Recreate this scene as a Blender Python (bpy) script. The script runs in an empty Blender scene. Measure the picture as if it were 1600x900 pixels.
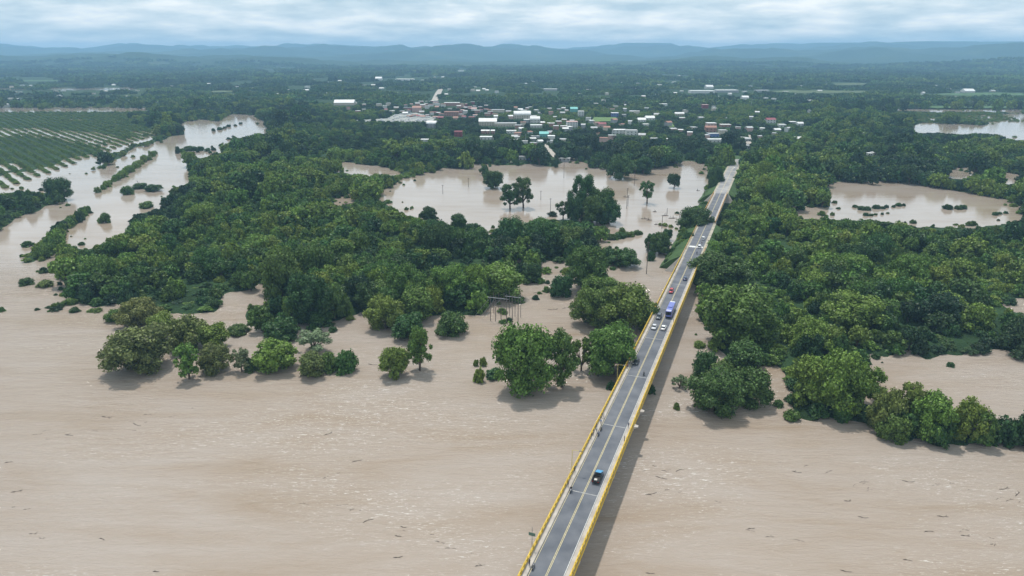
import bpy, bmesh, math, random
import numpy as np
from mathutils import Vector, Matrix
random.seed(7); RNG = np.random.default_rng(7)
sc = bpy.context.scene
COL = sc.collection
# ------------------------------------------------------------------ camera
CAM_H, PITCH, FPX = 110.0, math.radians(19.03), 1067.0
cam_d = bpy.data.cameras.new('camera'); cam = bpy.data.objects.new('camera', cam_d); COL.objects.link(cam)
cam_d.sensor_width = 36.0; cam_d.lens = 36.0 * FPX / 1600.0; cam_d.clip_start = 1.0; cam_d.clip_end = 90000.0
cam.location = (0, 0, CAM_H); cam.rotation_euler = (math.pi / 2 - PITCH, 0, 0)
sc.camera = cam
# ------------------------------------------------------------------ world, sun, exposure
SHADOW = Vector((0.15, -0.38, -1.0)).normalized()          # the way the light travels
SUN_EL = math.asin(-SHADOW.z); SUN_AZ = math.atan2(-SHADOW.x, -SHADOW.y)
world = bpy.data.worlds.new('World'); sc.world = world; world.use_nodes = True
def build_world():
    nt = world.node_tree; N = nt.nodes; L = nt.links; N.clear()
    out = N.new('ShaderNodeOutputWorld'); bg = N.new('ShaderNodeBackground'); L.new(bg.outputs[0], out.inputs[0])
    sky = N.new('ShaderNodeTexSky'); sky.sky_type = 'NISHITA'; sky.sun_disc = False
    sky.sun_elevation = SUN_EL; sky.sun_rotation = SUN_AZ; sky.air_density = 1.4; sky.dust_density = 2.0
    bg.inputs[1].default_value = 0.1
    tc = N.new('ShaderNodeTexCoord'); sep = N.new('ShaderNodeSeparateXYZ'); L.new(tc.outputs['Generated'], sep.inputs[0])
    def math_(op, a, b):
        m = N.new('ShaderNodeMath'); m.operation = op
        for i, s in enumerate((a, b)):
            if isinstance(s, (int, float)): m.inputs[i].default_value = s
            else: L.new(s, m.inputs[i])
        return m.outputs[0]
    zz = math_('ADD', math_('MAXIMUM', sep.outputs[2], 0.0), 0.16)
    cx = math_('DIVIDE', sep.outputs[0], zz); cy = math_('DIVIDE', sep.outputs[1], zz)
    cb = N.new('ShaderNodeCombineXYZ'); L.new(cx, cb.inputs[0]); L.new(cy, cb.inputs[1])
    def noise(scale, detail, off):
        mp = N.new('ShaderNodeMapping'); mp.inputs['Location'].default_value = off; L.new(cb.outputs[0], mp.inputs[0])
        n = N.new('ShaderNodeTexNoise'); n.inputs['Scale'].default_value = scale; n.inputs['Detail'].default_value = detail
        n.inputs['Roughness'].default_value = 0.55; L.new(mp.outputs[0], n.inputs['Vector']); return n.outputs[0]
    n1 = noise(1.9, 7, (3.1, 1.7, 0)); 
    r = N.new('ShaderNodeValToRGB'); L.new(n1, r.inputs[0])
    e = r.color_ramp.elements
    e[0].position = 0.34; e[0].color = (5.6, 7.4, 8.6, 1); e[1].position = 0.66; e[1].color = (12.4, 12.6, 12.5, 1)
    m = e.new(0.48); m.color = (8.2, 9.5, 10.2, 1)
    mix = N.new('ShaderNodeMix'); mix.data_type = 'RGBA'; mix.inputs[0].default_value = 0.88
    L.new(sky.outputs[0], mix.inputs[6]); L.new(r.outputs[0], mix.inputs[7])
    L.new(mix.outputs[2], bg.inputs[0])
build_world()
sun_d = bpy.data.lights.new('sun', 'SUN'); sun = bpy.data.objects.new('sun', sun_d); COL.objects.link(sun)
sun_d.energy = 3.5; sun_d.angle = math.radians(1.6); sun_d.color = (1.0, 0.95, 0.87)
sun.rotation_euler = SHADOW.to_track_quat('-Z', 'Y').to_euler(); sun.location = (0, 300, 600)
vs = sc.view_settings; vs.view_transform = 'Standard'; vs.look = 'None'; vs.exposure = 0.0; vs.gamma = 1.0; vs.use_curve_mapping = False
cy_ = sc.cycles
cy_.max_bounces = 5; cy_.diffuse_bounces = 2; cy_.glossy_bounces = 2; cy_.transmission_bounces = 2; cy_.volume_bounces = 1
cy_.use_denoising = True; cy_.caustics_reflective = False; cy_.caustics_refractive = False
# ------------------------------------------------------------------ projection helpers (real ground points from angles)
CP, SP = math.cos(PITCH), math.sin(PITCH)
def G(u, v, z=0.0):
    a = (v - 450.0) / FPX; b = (u - 800.0) / FPX
    t = (CAM_H - z) / (SP + CP * a)
    return Vector((b * t, (CP - SP * a) * t, z))
def pxm(u, v, z=0.0):                                           # pixels of the photo for one metre there
    a = (v - 450.0) / FPX
    return FPX / ((CAM_H - z) / (SP + CP * a))
def proj(x, y, z):
    x = np.asarray(x, float); y = np.asarray(y, float); zz = np.asarray(z, float) - CAM_H
    d = y * CP - zz * SP; up = y * SP + zz * CP
    d = np.where(d < 1.0, 1.0, d)
    return 800 + FPX * x / d, 450 - FPX * up / d
def height_for(u, vb, vt):                                      # height of a vertical thing from its foot and its top
    p = G(u, vb); lo, hi = 0.2, 60.0
    for _ in range(30):
        m = (lo + hi) / 2
        if proj(p.x, p.y, m)[1] > vt: lo = m
        else: hi = m
    return lo
def inpoly(u, v, poly):
    u = np.asarray(u); v = np.asarray(v); r = np.zeros(u.shape, bool); n = len(poly)
    for i in range(n):
        x0, y0 = poly[i]; x1, y1 = poly[(i + 1) % n]
        if y0 == y1: continue
        c = ((y0 > v) != (y1 > v)) & (u < (x1 - x0) * (v - y0) / (y1 - y0) + x0)
        r ^= c
    return r
def vnoise(x, y, seed=0):
    x = np.asarray(x, float); y = np.asarray(y, float)
    xi = np.floor(x).astype(np.int64); yi = np.floor(y).astype(np.int64); xf = x - xi; yf = y - yi
    def h(a, b):
        n = (a * 374761393 + b * 668265263 + seed * 1274126177) & 0x7fffffff
        n = ((n ^ (n >> 13)) * 1274126177) & 0x7fffffff
        return ((n ^ (n >> 16)) & 0xffff) / 65535.0
    sx = xf * xf * (3 - 2 * xf); sy = yf * yf * (3 - 2 * yf)
    return (h(xi, yi) * (1 - sx) + h(xi + 1, yi) * sx) * (1 - sy) + (h(xi, yi + 1) * (1 - sx) + h(xi + 1, yi + 1) * sx) * sy
def fbm(x, y, o=4, seed=0):
    s = 0; a = 0.5; t = 0
    for i in range(o):
        s = s + a * vnoise(x * 2 ** i, y * 2 ** i, seed + i); t += a; a *= 0.5
    return s / t
# ------------------------------------------------------------------ materials
MATS = {}
def mat(name, col, rough=0.7, spec=0.3, metal=0.0, var=0.0, scale=1.0, bump=0.0, col2=None):
    if name in MATS: return MATS[name]
    m = bpy.data.materials.new(name); m.use_nodes = True; nt = m.node_tree; N = nt.nodes; L = nt.links
    p = N['Principled BSDF']; p.inputs['Roughness'].default_value = rough; p.inputs['Metallic'].default_value = metal
    p.inputs['Specular IOR Level'].default_value = spec
    p.inputs['Base Color'].default_value = (*col, 1)
    if var or col2:
        tc = N.new('ShaderNodeTexCoord'); n = N.new('ShaderNodeTexNoise'); n.inputs['Scale'].default_value = scale; n.inputs['Detail'].default_value = 6
        L.new(tc.outputs['Object'], n.inputs['Vector'])
        r = N.new('ShaderNodeValToRGB'); L.new(n.outputs[0], r.inputs[0]); e = r.color_ramp.elements
        c2 = col2 or tuple(min(1, c * (1 + var)) for c in col); c1 = col if col2 else tuple(c * (1 - var) for c in col)
        e[0].position = .32; e[1].position = .68; e[0].color = (*c1, 1); e[1].color = (*c2, 1)
        L.new(r.outputs[0], p.inputs['Base Color'])
        if bump:
            b = N.new('ShaderNodeBump'); b.inputs['Strength'].default_value = bump; b.inputs['Distance'].default_value = 0.05
            L.new(n.outputs[0], b.inputs['Height']); L.new(b.outputs[0], p.inputs['Normal'])
    MATS[name] = m; return m
def leaf_material():
    m = bpy.data.materials.new('foliage'); m.use_nodes = True; nt = m.node_tree; N = nt.nodes; L = nt.links
    N.clear(); out = N.new('ShaderNodeOutputMaterial')
    at = N.new('ShaderNodeAttribute'); at.attribute_type = 'INSTANCER'; at.attribute_name = 'tint'
    r = N.new('ShaderNodeValToRGB'); L.new(at.outputs['Fac'], r.inputs[0]); e = r.color_ramp.elements
    stops = [(0, (.022, .052, .021)), (.3, (.045, .100, .026)), (.55, (.090, .160, .030)), (.75, (.148, .222, .036)), (.88, (.125, .135, .046)), (1, (.17, .215, .11))]
    e[0].position = 0; e[1].position = 1; e[0].color = (*stops[0][1], 1); e[1].color = (*stops[-1][1], 1)
    for p, c in stops[1:-1]: x = e.new(p); x.color = (*c, 1)
    g = N.new('ShaderNodeNewGeometry'); hs = N.new('ShaderNodeHueSaturation')
    ma = N.new('ShaderNodeMapRange'); ma.inputs[3].default_value = .5; ma.inputs[4].default_value = 1.55
    L.new(g.outputs['Random Per Island'], ma.inputs[0]); L.new(ma.outputs[0], hs.inputs['Value']); L.new(r.outputs[0], hs.inputs['Color'])
    mh = N.new('ShaderNodeMapRange'); mh.inputs[3].default_value = .478; mh.inputs[4].default_value = .522
    oi = N.new('ShaderNodeObjectInfo'); L.new(oi.outputs['Random'], mh.inputs[0]); L.new(mh.outputs[0], hs.inputs['Hue'])
    d = N.new('ShaderNodeBsdfDiffuse'); t = N.new('ShaderNodeBsdfTranslucent'); gl = N.new('ShaderNodeBsdfGlossy'); gl.inputs['Roughness'].default_value = .45
    L.new(hs.outputs[0], d.inputs[0]); L.new(hs.outputs[0], t.inputs[0])
    mx = N.new('ShaderNodeMixShader'); mx.inputs[0].default_value = .14; L.new(d.outputs[0], mx.inputs[1]); L.new(t.outputs[0], mx.inputs[2])
    mx2 = N.new('ShaderNodeMixShader'); mx2.inputs[0].default_value = .025; L.new(mx.outputs[0], mx2.inputs[1]); L.new(gl.outputs[0], mx2.inputs[2])
    L.new(mx2.outputs[0], out.inputs[0]); return m
LEAF = leaf_material()
BARK = mat('bark', (.10, .075, .055), .9, var=.4, scale=3)
ASPH = mat('asphalt', (.092, .100, .118), .9, scale=.22, col2=(.145, .152, .170))
CONC = mat('concrete', (.46, .41, .37), .85, var=.14, scale=.6)
CONCP = mat('pale_concrete', (.33, .295, .265), .9, scale=.45, col2=(.46, .425, .385))
YEL = mat('yellow_paint', (.50, .34, .05), .7, scale=.7, col2=(.70, .48, .07))
ORA = mat('rusty_yellow_paint', (.50, .29, .09), .75, var=.3, scale=.4)
LINEY = mat('yellow_road_line', (.50, .43, .25), .8, var=.2, scale=1.5)
LINEW = mat('white_road_line', (.60, .60, .58), .8, var=.2, scale=1.5)
STEEL = mat('grey_steel', (.22, .22, .22), .5, metal=.6)
WOODP = mat('weathered_pole', (.10, .085, .075), .9, var=.3, scale=2)
GLASS = mat('dark_glass', (.015, .018, .022), .12, .6)
TYRE = mat('tyre_rubber', (.02, .02, .02), .8)
GRASS = mat('bank_grass', (.040, .082, .022), .95, var=.35, scale=.4)
# ------------------------------------------------------------------ mesh helpers
class MB:
    def __init__(s): s.v = []; s.f = []; s.m = []
    def quad(s, pts, mi=0):
        n = len(s.v); s.v += [tuple(p) for p in pts]; s.f.append(tuple(range(n, n + len(pts)))); s.m.append(mi)
    def box(s, x0, x1, y0, y1, z0, z1, mi=0, T=None):
        n = len(s.v); P = [(x0, y0, z0), (x1, y0, z0), (x1, y1, z0), (x0, y1, z0), (x0, y0, z1), (x1, y0, z1), (x1, y1, z1), (x0, y1, z1)]
        if T: P = [tuple(T(*p)) for p in P]
        s.v += P
        for f in ((0, 3, 2, 1), (4, 5, 6, 7), (0, 1, 5, 4), (1, 2, 6, 5), (2, 3, 7, 6), (3, 0, 4, 7)): s.f.append(tuple(n + i for i in f)); s.m.append(mi)
        return s
    def tube(s, pts, rad, k=6, mi=0):
        pts = [Vector(p) for p in pts]; rings = []
        for i, p in enumerate(pts):
            d = (pts[min(i + 1, len(pts) - 1)] - pts[max(i - 1, 0)]).normalized()
            a = d.cross(Vector((0, 0, 1)) if abs(d.z) < .95 else Vector((1, 0, 0))).normalized(); b = d.cross(a)
            r = rad[i] if isinstance(rad, (list, tuple)) else rad; n = len(s.v)
            for j in range(k):
                t = 2 * math.pi * j / k; s.v.append(tuple(p + a * (r * math.cos(t)) + b * (r * math.sin(t))))
            rings.append(n)
        for i in range(len(rings) - 1):
            for j in range(k):
                s.f.append((rings[i] + j, rings[i] + (j + 1) % k, rings[i + 1] + (j + 1) % k, rings[i + 1] + j)); s.m.append(mi)
        s.f.append(tuple(rings[0] + j for j in reversed(range(k)))); s.m.append(mi)
        s.f.append(tuple(rings[-1] + j for j in range(k))); s.m.append(mi)
        return s
    def loft(s, secs, mi=0):                                    # list of equally long closed rings
        k = len(secs[0]); base = []
        for r in secs: base.append(len(s.v)); s.v += [tuple(p) for p in r]
        for i in range(len(secs) - 1):
            for j in range(k): s.f.append((base[i] + j, base[i] + (j + 1) % k, base[i + 1] + (j + 1) % k, base[i + 1] + j)); s.m.append(mi)
        s.f.append(tuple(base[0] + j for j in reversed(range(k)))); s.m.append(mi)
        s.f.append(tuple(base[-1] + j for j in range(k))); s.m.append(mi)
        return s
    def mesh(s, name, mats, smooth=False):
        me = bpy.data.meshes.new(name); me.from_pydata(s.v, [], s.f); me.update()
        for m in (mats if isinstance(mats, (list, tuple)) else [mats]): me.materials.append(m)
        if any(s.m): me.polygons.foreach_set('material_index', s.m)
        if smooth: me.polygons.foreach_set('use_smooth', [True] * len(me.polygons))
        bm = bmesh.new(); bm.from_mesh(me); bmesh.ops.recalc_face_normals(bm, faces=bm.faces); bm.to_mesh(me); bm.free()
        return me
    def obj(s, name, mats, parent=None, smooth=False):
        return link(name, s.mesh(name, mats, smooth), parent)
def link(name, me, parent=None, loc=None):
    o = bpy.data.objects.new(name, me); COL.objects.link(o)
    if parent: o.parent = parent
    if loc is not None: o.location = loc
    return o
def thing(name, label, cat, loc=(0, 0, 0), rz=0.0, group=None):
    o = bpy.data.objects.new(name, None); COL.objects.link(o); o.location = loc; o.rotation_euler = (0, 0, rz); o.empty_display_size = .5
    return tag(o, label, cat, group)
def tag(o, label=None, cat=None, group=None, kind=None):
    if label: o['label'] = label
    if cat: o['category'] = cat
    if group: o['group'] = group
    if kind: o['kind'] = kind
    return o
# ------------------------------------------------------------------ where the water stands (traced outline, as ground areas)
W_MAIN = [(-1500, 395), (-100, 385), (0, 366), (45, 345), (85, 380), (90, 400), (85, 422), (95, 447), (100, 470), (130, 477), (175, 480), (230, 484), (300, 494), (340, 490),
          (350, 462), (385, 449), (432, 447), (432, 460), (392, 474), (384, 500), (410, 512), (470, 514), (520, 507), (570, 492), (640, 502), (700, 492), (745, 497), (762, 470),
          (800, 457), (826, 434), (846, 416), (872, 408), (888, 420), (902, 434), (930, 424), (960, 412), (1005, 405), (1040, 400), (1068, 398), (1085, 440), (1092, 500), (1105, 530), (1130, 560), (1212, 580), (1232, 620),
          (1325, 580), (1345, 563), (1400, 558), (1600, 554), (2900, 545), (2900, 2600), (-1500, 2600)]
W_SIDE = [(0, 366), (28, 352), (55, 337), (98, 316), (105, 298), (85, 288), (130, 272), (180, 252), (212, 236), (250, 220), (286, 212), (288, 202), (272, 195), (300, 187), (345, 188),
          (366, 179), (400, 181), (414, 189), (418, 208), (390, 209), (388, 215), (362, 212), (366, 221), (348, 227), (350, 241), (338, 236), (330, 241), (310, 248), (302, 240), (286, 231),
          (276, 238), (290, 250), (296, 268), (296, 284), (265, 298), (257, 308), (250, 328), (215, 335), (197, 345), (197, 354), (182, 374), (150, 380), (110, 382), (85, 382), (40, 420), (0, 420)]
W_POND = [(580, 306), (610, 290), (640, 277), (700, 264), (760, 258), (800, 257), (870, 260), (885, 248), (900, 246), (915, 262), (945, 268), (975, 274), (1010, 264), (1060, 256), (1113, 254),
          (1108, 292), (1118, 306), (1088, 322), (1060, 345), (1058, 385), (1078, 398), (1075, 430), (912, 438), (930, 424), (958, 420), (960, 406), (928, 406), (922, 384), (935, 372), (962, 366), (958, 356), (940, 350), (900, 345),
          (860, 340), (800, 352), (765, 370), (745, 366), (700, 349), (665, 341), (640, 331), (600, 314)]
W_MORE = [
    [(1282, 290), (1340, 285), (1420, 285), (1490, 297), (1560, 310), (1612, 322), (1600, 348), (1500, 353), (1440, 350), (1390, 347), (1330, 345), (1285, 342), (1300, 320), (1296, 300)],
    [(1240, 324), (1300, 324), (1300, 340), (1246, 338)],
    [(1478, 268), (1512, 262), (1530, 269), (1500, 283), (1478, 278)], [(1548, 276), (1578, 269), (1600, 279), (1570, 291)], [(1590, 264), (1640, 262), (1640, 272), (1592, 270)],
    [(1425, 195), (1480, 192), (1540, 196), (1550, 192), (1490, 186), (1520, 180), (1600, 178), (1750, 177), (1750, 218), (1580, 219), (1550, 211), (1500, 209), (1432, 207)],
    [(1400, 186), (1470, 184), (1470, 188), (1400, 189)], [(1370, 170), (1600, 172), (1600, 175), (1370, 173)],
    [(1562, 465), (1600, 461), (1750, 480), (1750, 505), (1590, 489)],
    [(-200, 168), (230, 168), (232, 173), (80, 175), (-200, 177)], [(-100, 198), (60, 201), (130, 212), (120, 221), (70, 218), (40, 213), (-100, 211)],
    [(-60, 300), (-40, 285), (30, 270), (100, 254), (145, 240), (165, 246), (105, 284), (85, 300), (30, 302)], [(198, 205), (262, 203), (262, 210), (200, 212)], [(-40, 217), (12, 224), (-40, 228)],
    [(-100, 138), (200, 137.5), (240, 140), (-100, 140)], [(500, 257), (545, 257), (620, 267), (620, 277), (575, 273), (510, 266)], [(522, 311), (550, 305), (553, 316), (525, 321)],
    [(938, 390), (985, 384), (985, 400), (940, 404)], [(796, 402), (822, 400), (822, 410), (798, 410)], [(945, 374), (960, 367), (965, 378), (950, 383)],
    [(60, 204), (150, 206), (190, 222), (130, 229), (100, 221)], [(150, 232), (215, 212), (240, 214), (180, 240)], [(100, 186), (150, 187), (150, 190), (105, 190)], [(-60, 262), (40, 256), (30, 264), (-60, 274)],
]
WATERS = [W_MAIN, W_SIDE, W_POND] + W_MORE
SPIT = [(1222, 640), (1250, 652), (1320, 662), (1400, 694), (1500, 694), (1600, 705), (2300, 790), (2300, 720), (1600, 672), (1480, 655), (1400, 640), (1340, 625), (1240, 612)]
LBANK = [(30, 420), (60, 415), (85, 385), (115, 350), (140, 325), (130, 318), (100, 340), (60, 385)]
def in_water(u, v):
    u = np.asarray(u, float); v = np.asarray(v, float); k = np.clip(v - 82, 5, 420)          # ragged shores
    u = u + k * .13 * (fbm(u / (k * .09 + 2), v / (k * .045 + 1), 3, 41) - .5); v = v + k * .075 * (fbm(u / (k * .08 + 2) + 40, v / (k * .04 + 1), 3, 43) - .5)
    r = np.zeros(np.shape(u), bool)
    for p in WATERS: r |= inpoly(u, v, p)
    r &= ~inpoly(u, v, SPIT); r &= ~inpoly(u, v, LBANK)
    return r
# road axis
BX, BY = 7.0, 113.7; DX, DY = 0.3533, 0.9355; NX, NY = DY, -DX
DECK = 8.0
def road_z(s):
    return DECK if s < 440 else DECK - 2.5 * min(1.0, (s - 440) / 200.0)
def R3(s, n, z=0.0, rel=True):
    return Vector((BX + DX * s + NX * n, BY + DY * s + NY * n, (road_z(s) if rel else 0.0) + z))
S_B1, S_E1, S_B2, S_E2, S_END = -110.0, 247.0, 330.0, 432.0, 640.0
# ------------------------------------------------------------------ ground
def ground_material():
    m = bpy.data.materials.new('ground_earth'); m.use_nodes = True; nt = m.node_tree; N = nt.nodes; L = nt.links; p = N['Principled BSDF']
    p.inputs['Roughness'].default_value = .95; p.inputs['Specular IOR Level'].default_value = .1
    g = N.new('ShaderNodeNewGeometry')
    n1 = N.new('ShaderNodeTexNoise'); n1.inputs['Scale'].default_value = .0016; n1.inputs['Detail'].default_value = 8; n1.inputs['Roughness'].default_value = .62
    n2 = N.new('ShaderNodeTexNoise'); n2.inputs['Scale'].default_value = .045; n2.inputs['Detail'].default_value = 6; n2.inputs['Roughness'].default_value = .7
    L.new(g.outputs['Position'], n1.inputs[0]); L.new(g.outputs['Position'], n2.inputs[0])
    r1 = N.new('ShaderNodeValToRGB'); L.new(n1.outputs[0], r1.inputs[0]); e = r1.color_ramp.elements
    e[0].position = .38; e[0].color = (.024, .052, .022, 1); e[1].position = .70; e[1].color = (.085, .115, .045, 1); x = e.new(.56); x.color = (.036, .070, .027, 1)
    r2 = N.new('ShaderNodeValToRGB'); L.new(n2.outputs[0], r2.inputs[0]); e = r2.color_ramp.elements
    e[0].position = .35; e[0].color = (.45, .45, .45, 1); e[1].position = .7; e[1].color = (1.35, 1.35, 1.3, 1)
    mx = N.new('ShaderNodeMix'); mx.data_type = 'RGBA'; mx.blend_type = 'MULTIPLY'; mx.inputs[0].default_value = 1
    L.new(r1.outputs[0], mx.inputs[6]); L.new(r2.outputs[0], mx.inputs[7]); L.new(mx.outputs[2], p.inputs['Base Color'])
    b = N.new('ShaderNodeBump'); b.inputs['Strength'].default_value = .8; b.inputs['Distance'].default_value = 9; L.new(n2.outputs[0], b.inputs['Height']); L.new(b.outputs[0], p.inputs['Normal'])
    return m
def hills(x, y):
    r = np.hypot(x, y)
    def band(r0, r1): t = np.clip((r - r0) / (r1 - r0), 0, 1); return t * t * (3 - 2 * t)
    def ridge(sx, sy, seed): n = fbm(x / sx, y / sy, 5, seed); return np.clip(n * 1.9 - .45, 0, 1.2)
    h = band(4600, 6600) * (6 + 105 * ridge(620, 560, 3) * np.clip(fbm(x / 1900, y / 1500, 2, 8) * 2.2 - .5, .15, 1))
    h = h + band(7200, 9500) * (8 + 125 * ridge(900, 800, 11) * np.clip(fbm(x / 2600, y / 2000, 2, 18) * 2.2 - .4, .25, 1))
    h = h + band(10500, 13500) * (10 + 120 * ridge(1700, 1500, 21))
    # the bolder hills on the far right and the mountain on the far left
    az = np.degrees(np.arctan2(x, y))
    h = h + band(7000, 9500) * 75 * np.exp(-((az - 29) / 9.0) ** 2) * (.3 + 1.3 * fbm(x / 520, y / 600, 4, 5))
    h = h + band(11000, 14000) * 120 * np.exp(-((az + 37.0) / 3.5) ** 2)
    h = h + band(8000, 10500) * 60 * np.exp(-((az + 4) / 5.0) ** 2)
    return np.minimum(h, 270.0)
def build_ground():
    oy = -120.0; NR, NA = 430, 520
    rr = 90.0 * (15500.0 / 90.0) ** (np.arange(NR) / (NR - 1)); aa = np.radians(np.linspace(-62, 62, NA))
    Rg, A = np.meshgrid(rr, aa, indexing='ij'); X = Rg * np.sin(A); Y = oy + Rg * np.cos(A)
    u, v = proj(X, Y, 0); ahead = Y > 25
    w = (in_water(u, v) | ~ahead).astype(float)
    w = np.where(Y < 60, 1.0, w)
    for _ in range(2):
        w = (w + np.roll(w, 1, 0) + np.roll(w, -1, 0) + np.roll(w, 1, 1) + np.roll(w, -1, 1)) / 5
    n = fbm(X / 35, Y / 35, 3, 9)
    Z = (1 - w) * (0.9 + 1.0 * n) - w * 2.6 + hills(X, Y)
    me = bpy.data.meshes.new('ground')
    co = np.stack([X, Y, Z], -1).reshape(-1, 3)
    idx = np.arange(NR * NA).reshape(NR, NA)
    f = np.stack([idx[:-1, :-1], idx[:-1, 1:], idx[1:, 1:], idx[1:, :-1]], -1).reshape(-1, 4)[:, ::-1]
    me.vertices.add(len(co)); me.vertices.foreach_set('co', co.ravel())
    me.loops.add(f.size); me.loops.foreach_set('vertex_index', f.ravel().astype(np.int32))
    me.polygons.add(len(f)); me.polygons.foreach_set('loop_start', np.arange(0, f.size, 4, dtype=np.int32)); me.polygons.foreach_set('loop_total', np.full(len(f), 4, np.int32))
    me.polygons.foreach_set('use_smooth', np.ones(len(f), bool)); me.update(); me.validate()
    me.materials.append(ground_material())
    return tag(link('ground', me), kind='structure')
build_ground()
# ------------------------------------------------------------------ water
def water_material():
    m = bpy.data.materials.new('muddy_water'); m.use_nodes = True; nt = m.node_tree; N = nt.nodes; L = nt.links; p = N['Principled BSDF']
    p.inputs['Specular IOR Level'].default_value = 0.0; p.inputs['Coat Weight'].default_value = 1.0; p.inputs['Coat IOR'].default_value = 1.42; p.inputs['Roughness'].default_value = 1.0
    g = N.new('ShaderNodeNewGeometry'); sep = N.new('ShaderNodeSeparateXYZ'); L.new(g.outputs['Position'], sep.inputs[0])
    def noise(sx, sy, rot, scale, det, rough=.55, dist=0.0):
        mp = N.new('ShaderNodeMapping'); mp.inputs['Rotation'].default_value = (0, 0, rot); mp.inputs['Scale'].default_value = (sx, sy, 1); L.new(g.outputs['Position'], mp.inputs[0])
        n = N.new('ShaderNodeTexNoise'); n.inputs['Scale'].default_value = scale; n.inputs['Detail'].default_value = det; n.inputs['Roughness'].default_value = rough
        n.inputs['Distortion'].default_value = dist; L.new(mp.outputs[0], n.inputs['Vector']); return n.outputs[0]
    def mth(op, a, b=0.0, c=None):
        q = N.new('ShaderNodeMath'); q.operation = op
        for i, s in enumerate((a, b, c)):
            if s is None: continue
            if isinstance(s, (int, float)): q.inputs[i].default_value = s
            else: L.new(s, q.inputs[i])
        return q.outputs[0]
    def ramp(fac, stops):
        r = N.new('ShaderNodeValToRGB'); L.new(fac, r.inputs[0]); e = r.color_ramp.elements
        e[0].position = stops[0][0]; e[0].color = (*stops[0][1], 1); e[1].position = stops[-1][0]; e[1].color = (*stops[-1][1], 1)
        for q, c in stops[1:-1]: x = e.new(q); x.color = (*c, 1)
        return r.outputs[0]
    big = mth('ADD', mth('MULTIPLY', noise(1, 2.6, .2, .010, 5, .6, 1.0), .62), mth('MULTIPLY', noise(.35, 2.4, .3, .05, 5, .65, .8), .38))
    col = ramp(big, [(.34, (.275, .210, .152)), (.47, (.315, .258, .210)), (.62, (.342, .292, .252))])
    # current: the open river runs fast, the flooded fields stand still
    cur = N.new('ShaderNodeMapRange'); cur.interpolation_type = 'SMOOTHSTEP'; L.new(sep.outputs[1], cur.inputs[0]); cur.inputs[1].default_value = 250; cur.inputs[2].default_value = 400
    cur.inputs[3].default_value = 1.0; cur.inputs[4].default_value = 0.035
    # streaks of foam, and sun glints painted in as the same pale flecks
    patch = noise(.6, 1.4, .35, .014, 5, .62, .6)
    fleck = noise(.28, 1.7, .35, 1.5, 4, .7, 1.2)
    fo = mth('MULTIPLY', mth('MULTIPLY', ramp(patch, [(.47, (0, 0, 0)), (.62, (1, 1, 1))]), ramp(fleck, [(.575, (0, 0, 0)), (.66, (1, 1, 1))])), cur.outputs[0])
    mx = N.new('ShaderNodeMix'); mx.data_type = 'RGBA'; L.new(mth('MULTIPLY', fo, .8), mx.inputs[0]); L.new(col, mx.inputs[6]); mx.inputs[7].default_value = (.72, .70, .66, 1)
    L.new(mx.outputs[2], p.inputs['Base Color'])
    ro = N.new('ShaderNodeMapRange'); L.new(cur.outputs[0], ro.inputs[0]); ro.inputs[3].default_value = .03; ro.inputs[4].default_value = .10; L.new(ro.outputs[0], p.inputs['Coat Roughness'])
    w1 = noise(.35, 1.5, .32, .30, 5, .6, .9); w2 = noise(.4, 1.5, .25, 1.25, 5, .66, .8)
    hgt = mth('ADD', mth('MULTIPLY', w1, 1.0), mth('MULTIPLY', w2, .42))
    b = N.new('ShaderNodeBump'); b.inputs['Distance'].default_value = 1.5; L.new(mth('MULTIPLY', cur.outputs[0], 1.0), b.inputs['Strength']); L.new(hgt, b.inputs['Height']); L.new(b.outputs[0], p.inputs['Coat Normal'])
    b2 = N.new('ShaderNodeBump'); b2.inputs['Distance'].default_value = 1.2; L.new(mth('MULTIPLY', cur.outputs[0], .16), b2.inputs['Strength']); L.new(hgt, b2.inputs['Height']); L.new(b2.outputs[0], p.inputs['Normal'])
    return m
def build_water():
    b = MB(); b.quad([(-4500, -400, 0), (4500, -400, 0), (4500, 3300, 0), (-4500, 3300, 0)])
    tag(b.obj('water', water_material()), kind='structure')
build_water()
# ------------------------------------------------------------------ embankments and road
def strip(mb, s0, s1, n0, n1, z, step=10.0, mi=0):
    k = max(1, int((s1 - s0) / step)); 
    for i in range(k):
        a = s0 + (s1 - s0) * i / k; c = s0 + (s1 - s0) * (i + 1) / k
        mb.quad([R3(a, n0, z), R3(a, n1, z), R3(c, n1, z), R3(c, n0, z)], mi)
def embankment(s0, s1, name):
    mb = MB(); secs = []; k = max(2, int((s1 - s0) / 8))
    for i in range(k + 1):
        s = s0 + (s1 - s0) * i / k; z = road_z(s) - .25; w = z * 1.45 + 1.2; j = random.uniform(-.5, .5)
        secs.append([R3(s, -5.6 - w + j, -1.5, False), R3(s, -5.6 - w * .45 + j * .5, z * .6, False), R3(s, -5.6, z, False), R3(s, 5.6, z, False), R3(s, 5.6 + w * .45 - j * .5, z * .6, False), R3(s, 5.6 + w - j, -1.5, False)])
    mb.loft(secs); return tag(mb.obj(name, GRASS), kind='structure')
embankment(S_E1 + 2, S_B2 - 2, 'road_embankment'); embankment(S_E2 + 2, S_END + 30, 'road_embankment')
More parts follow.
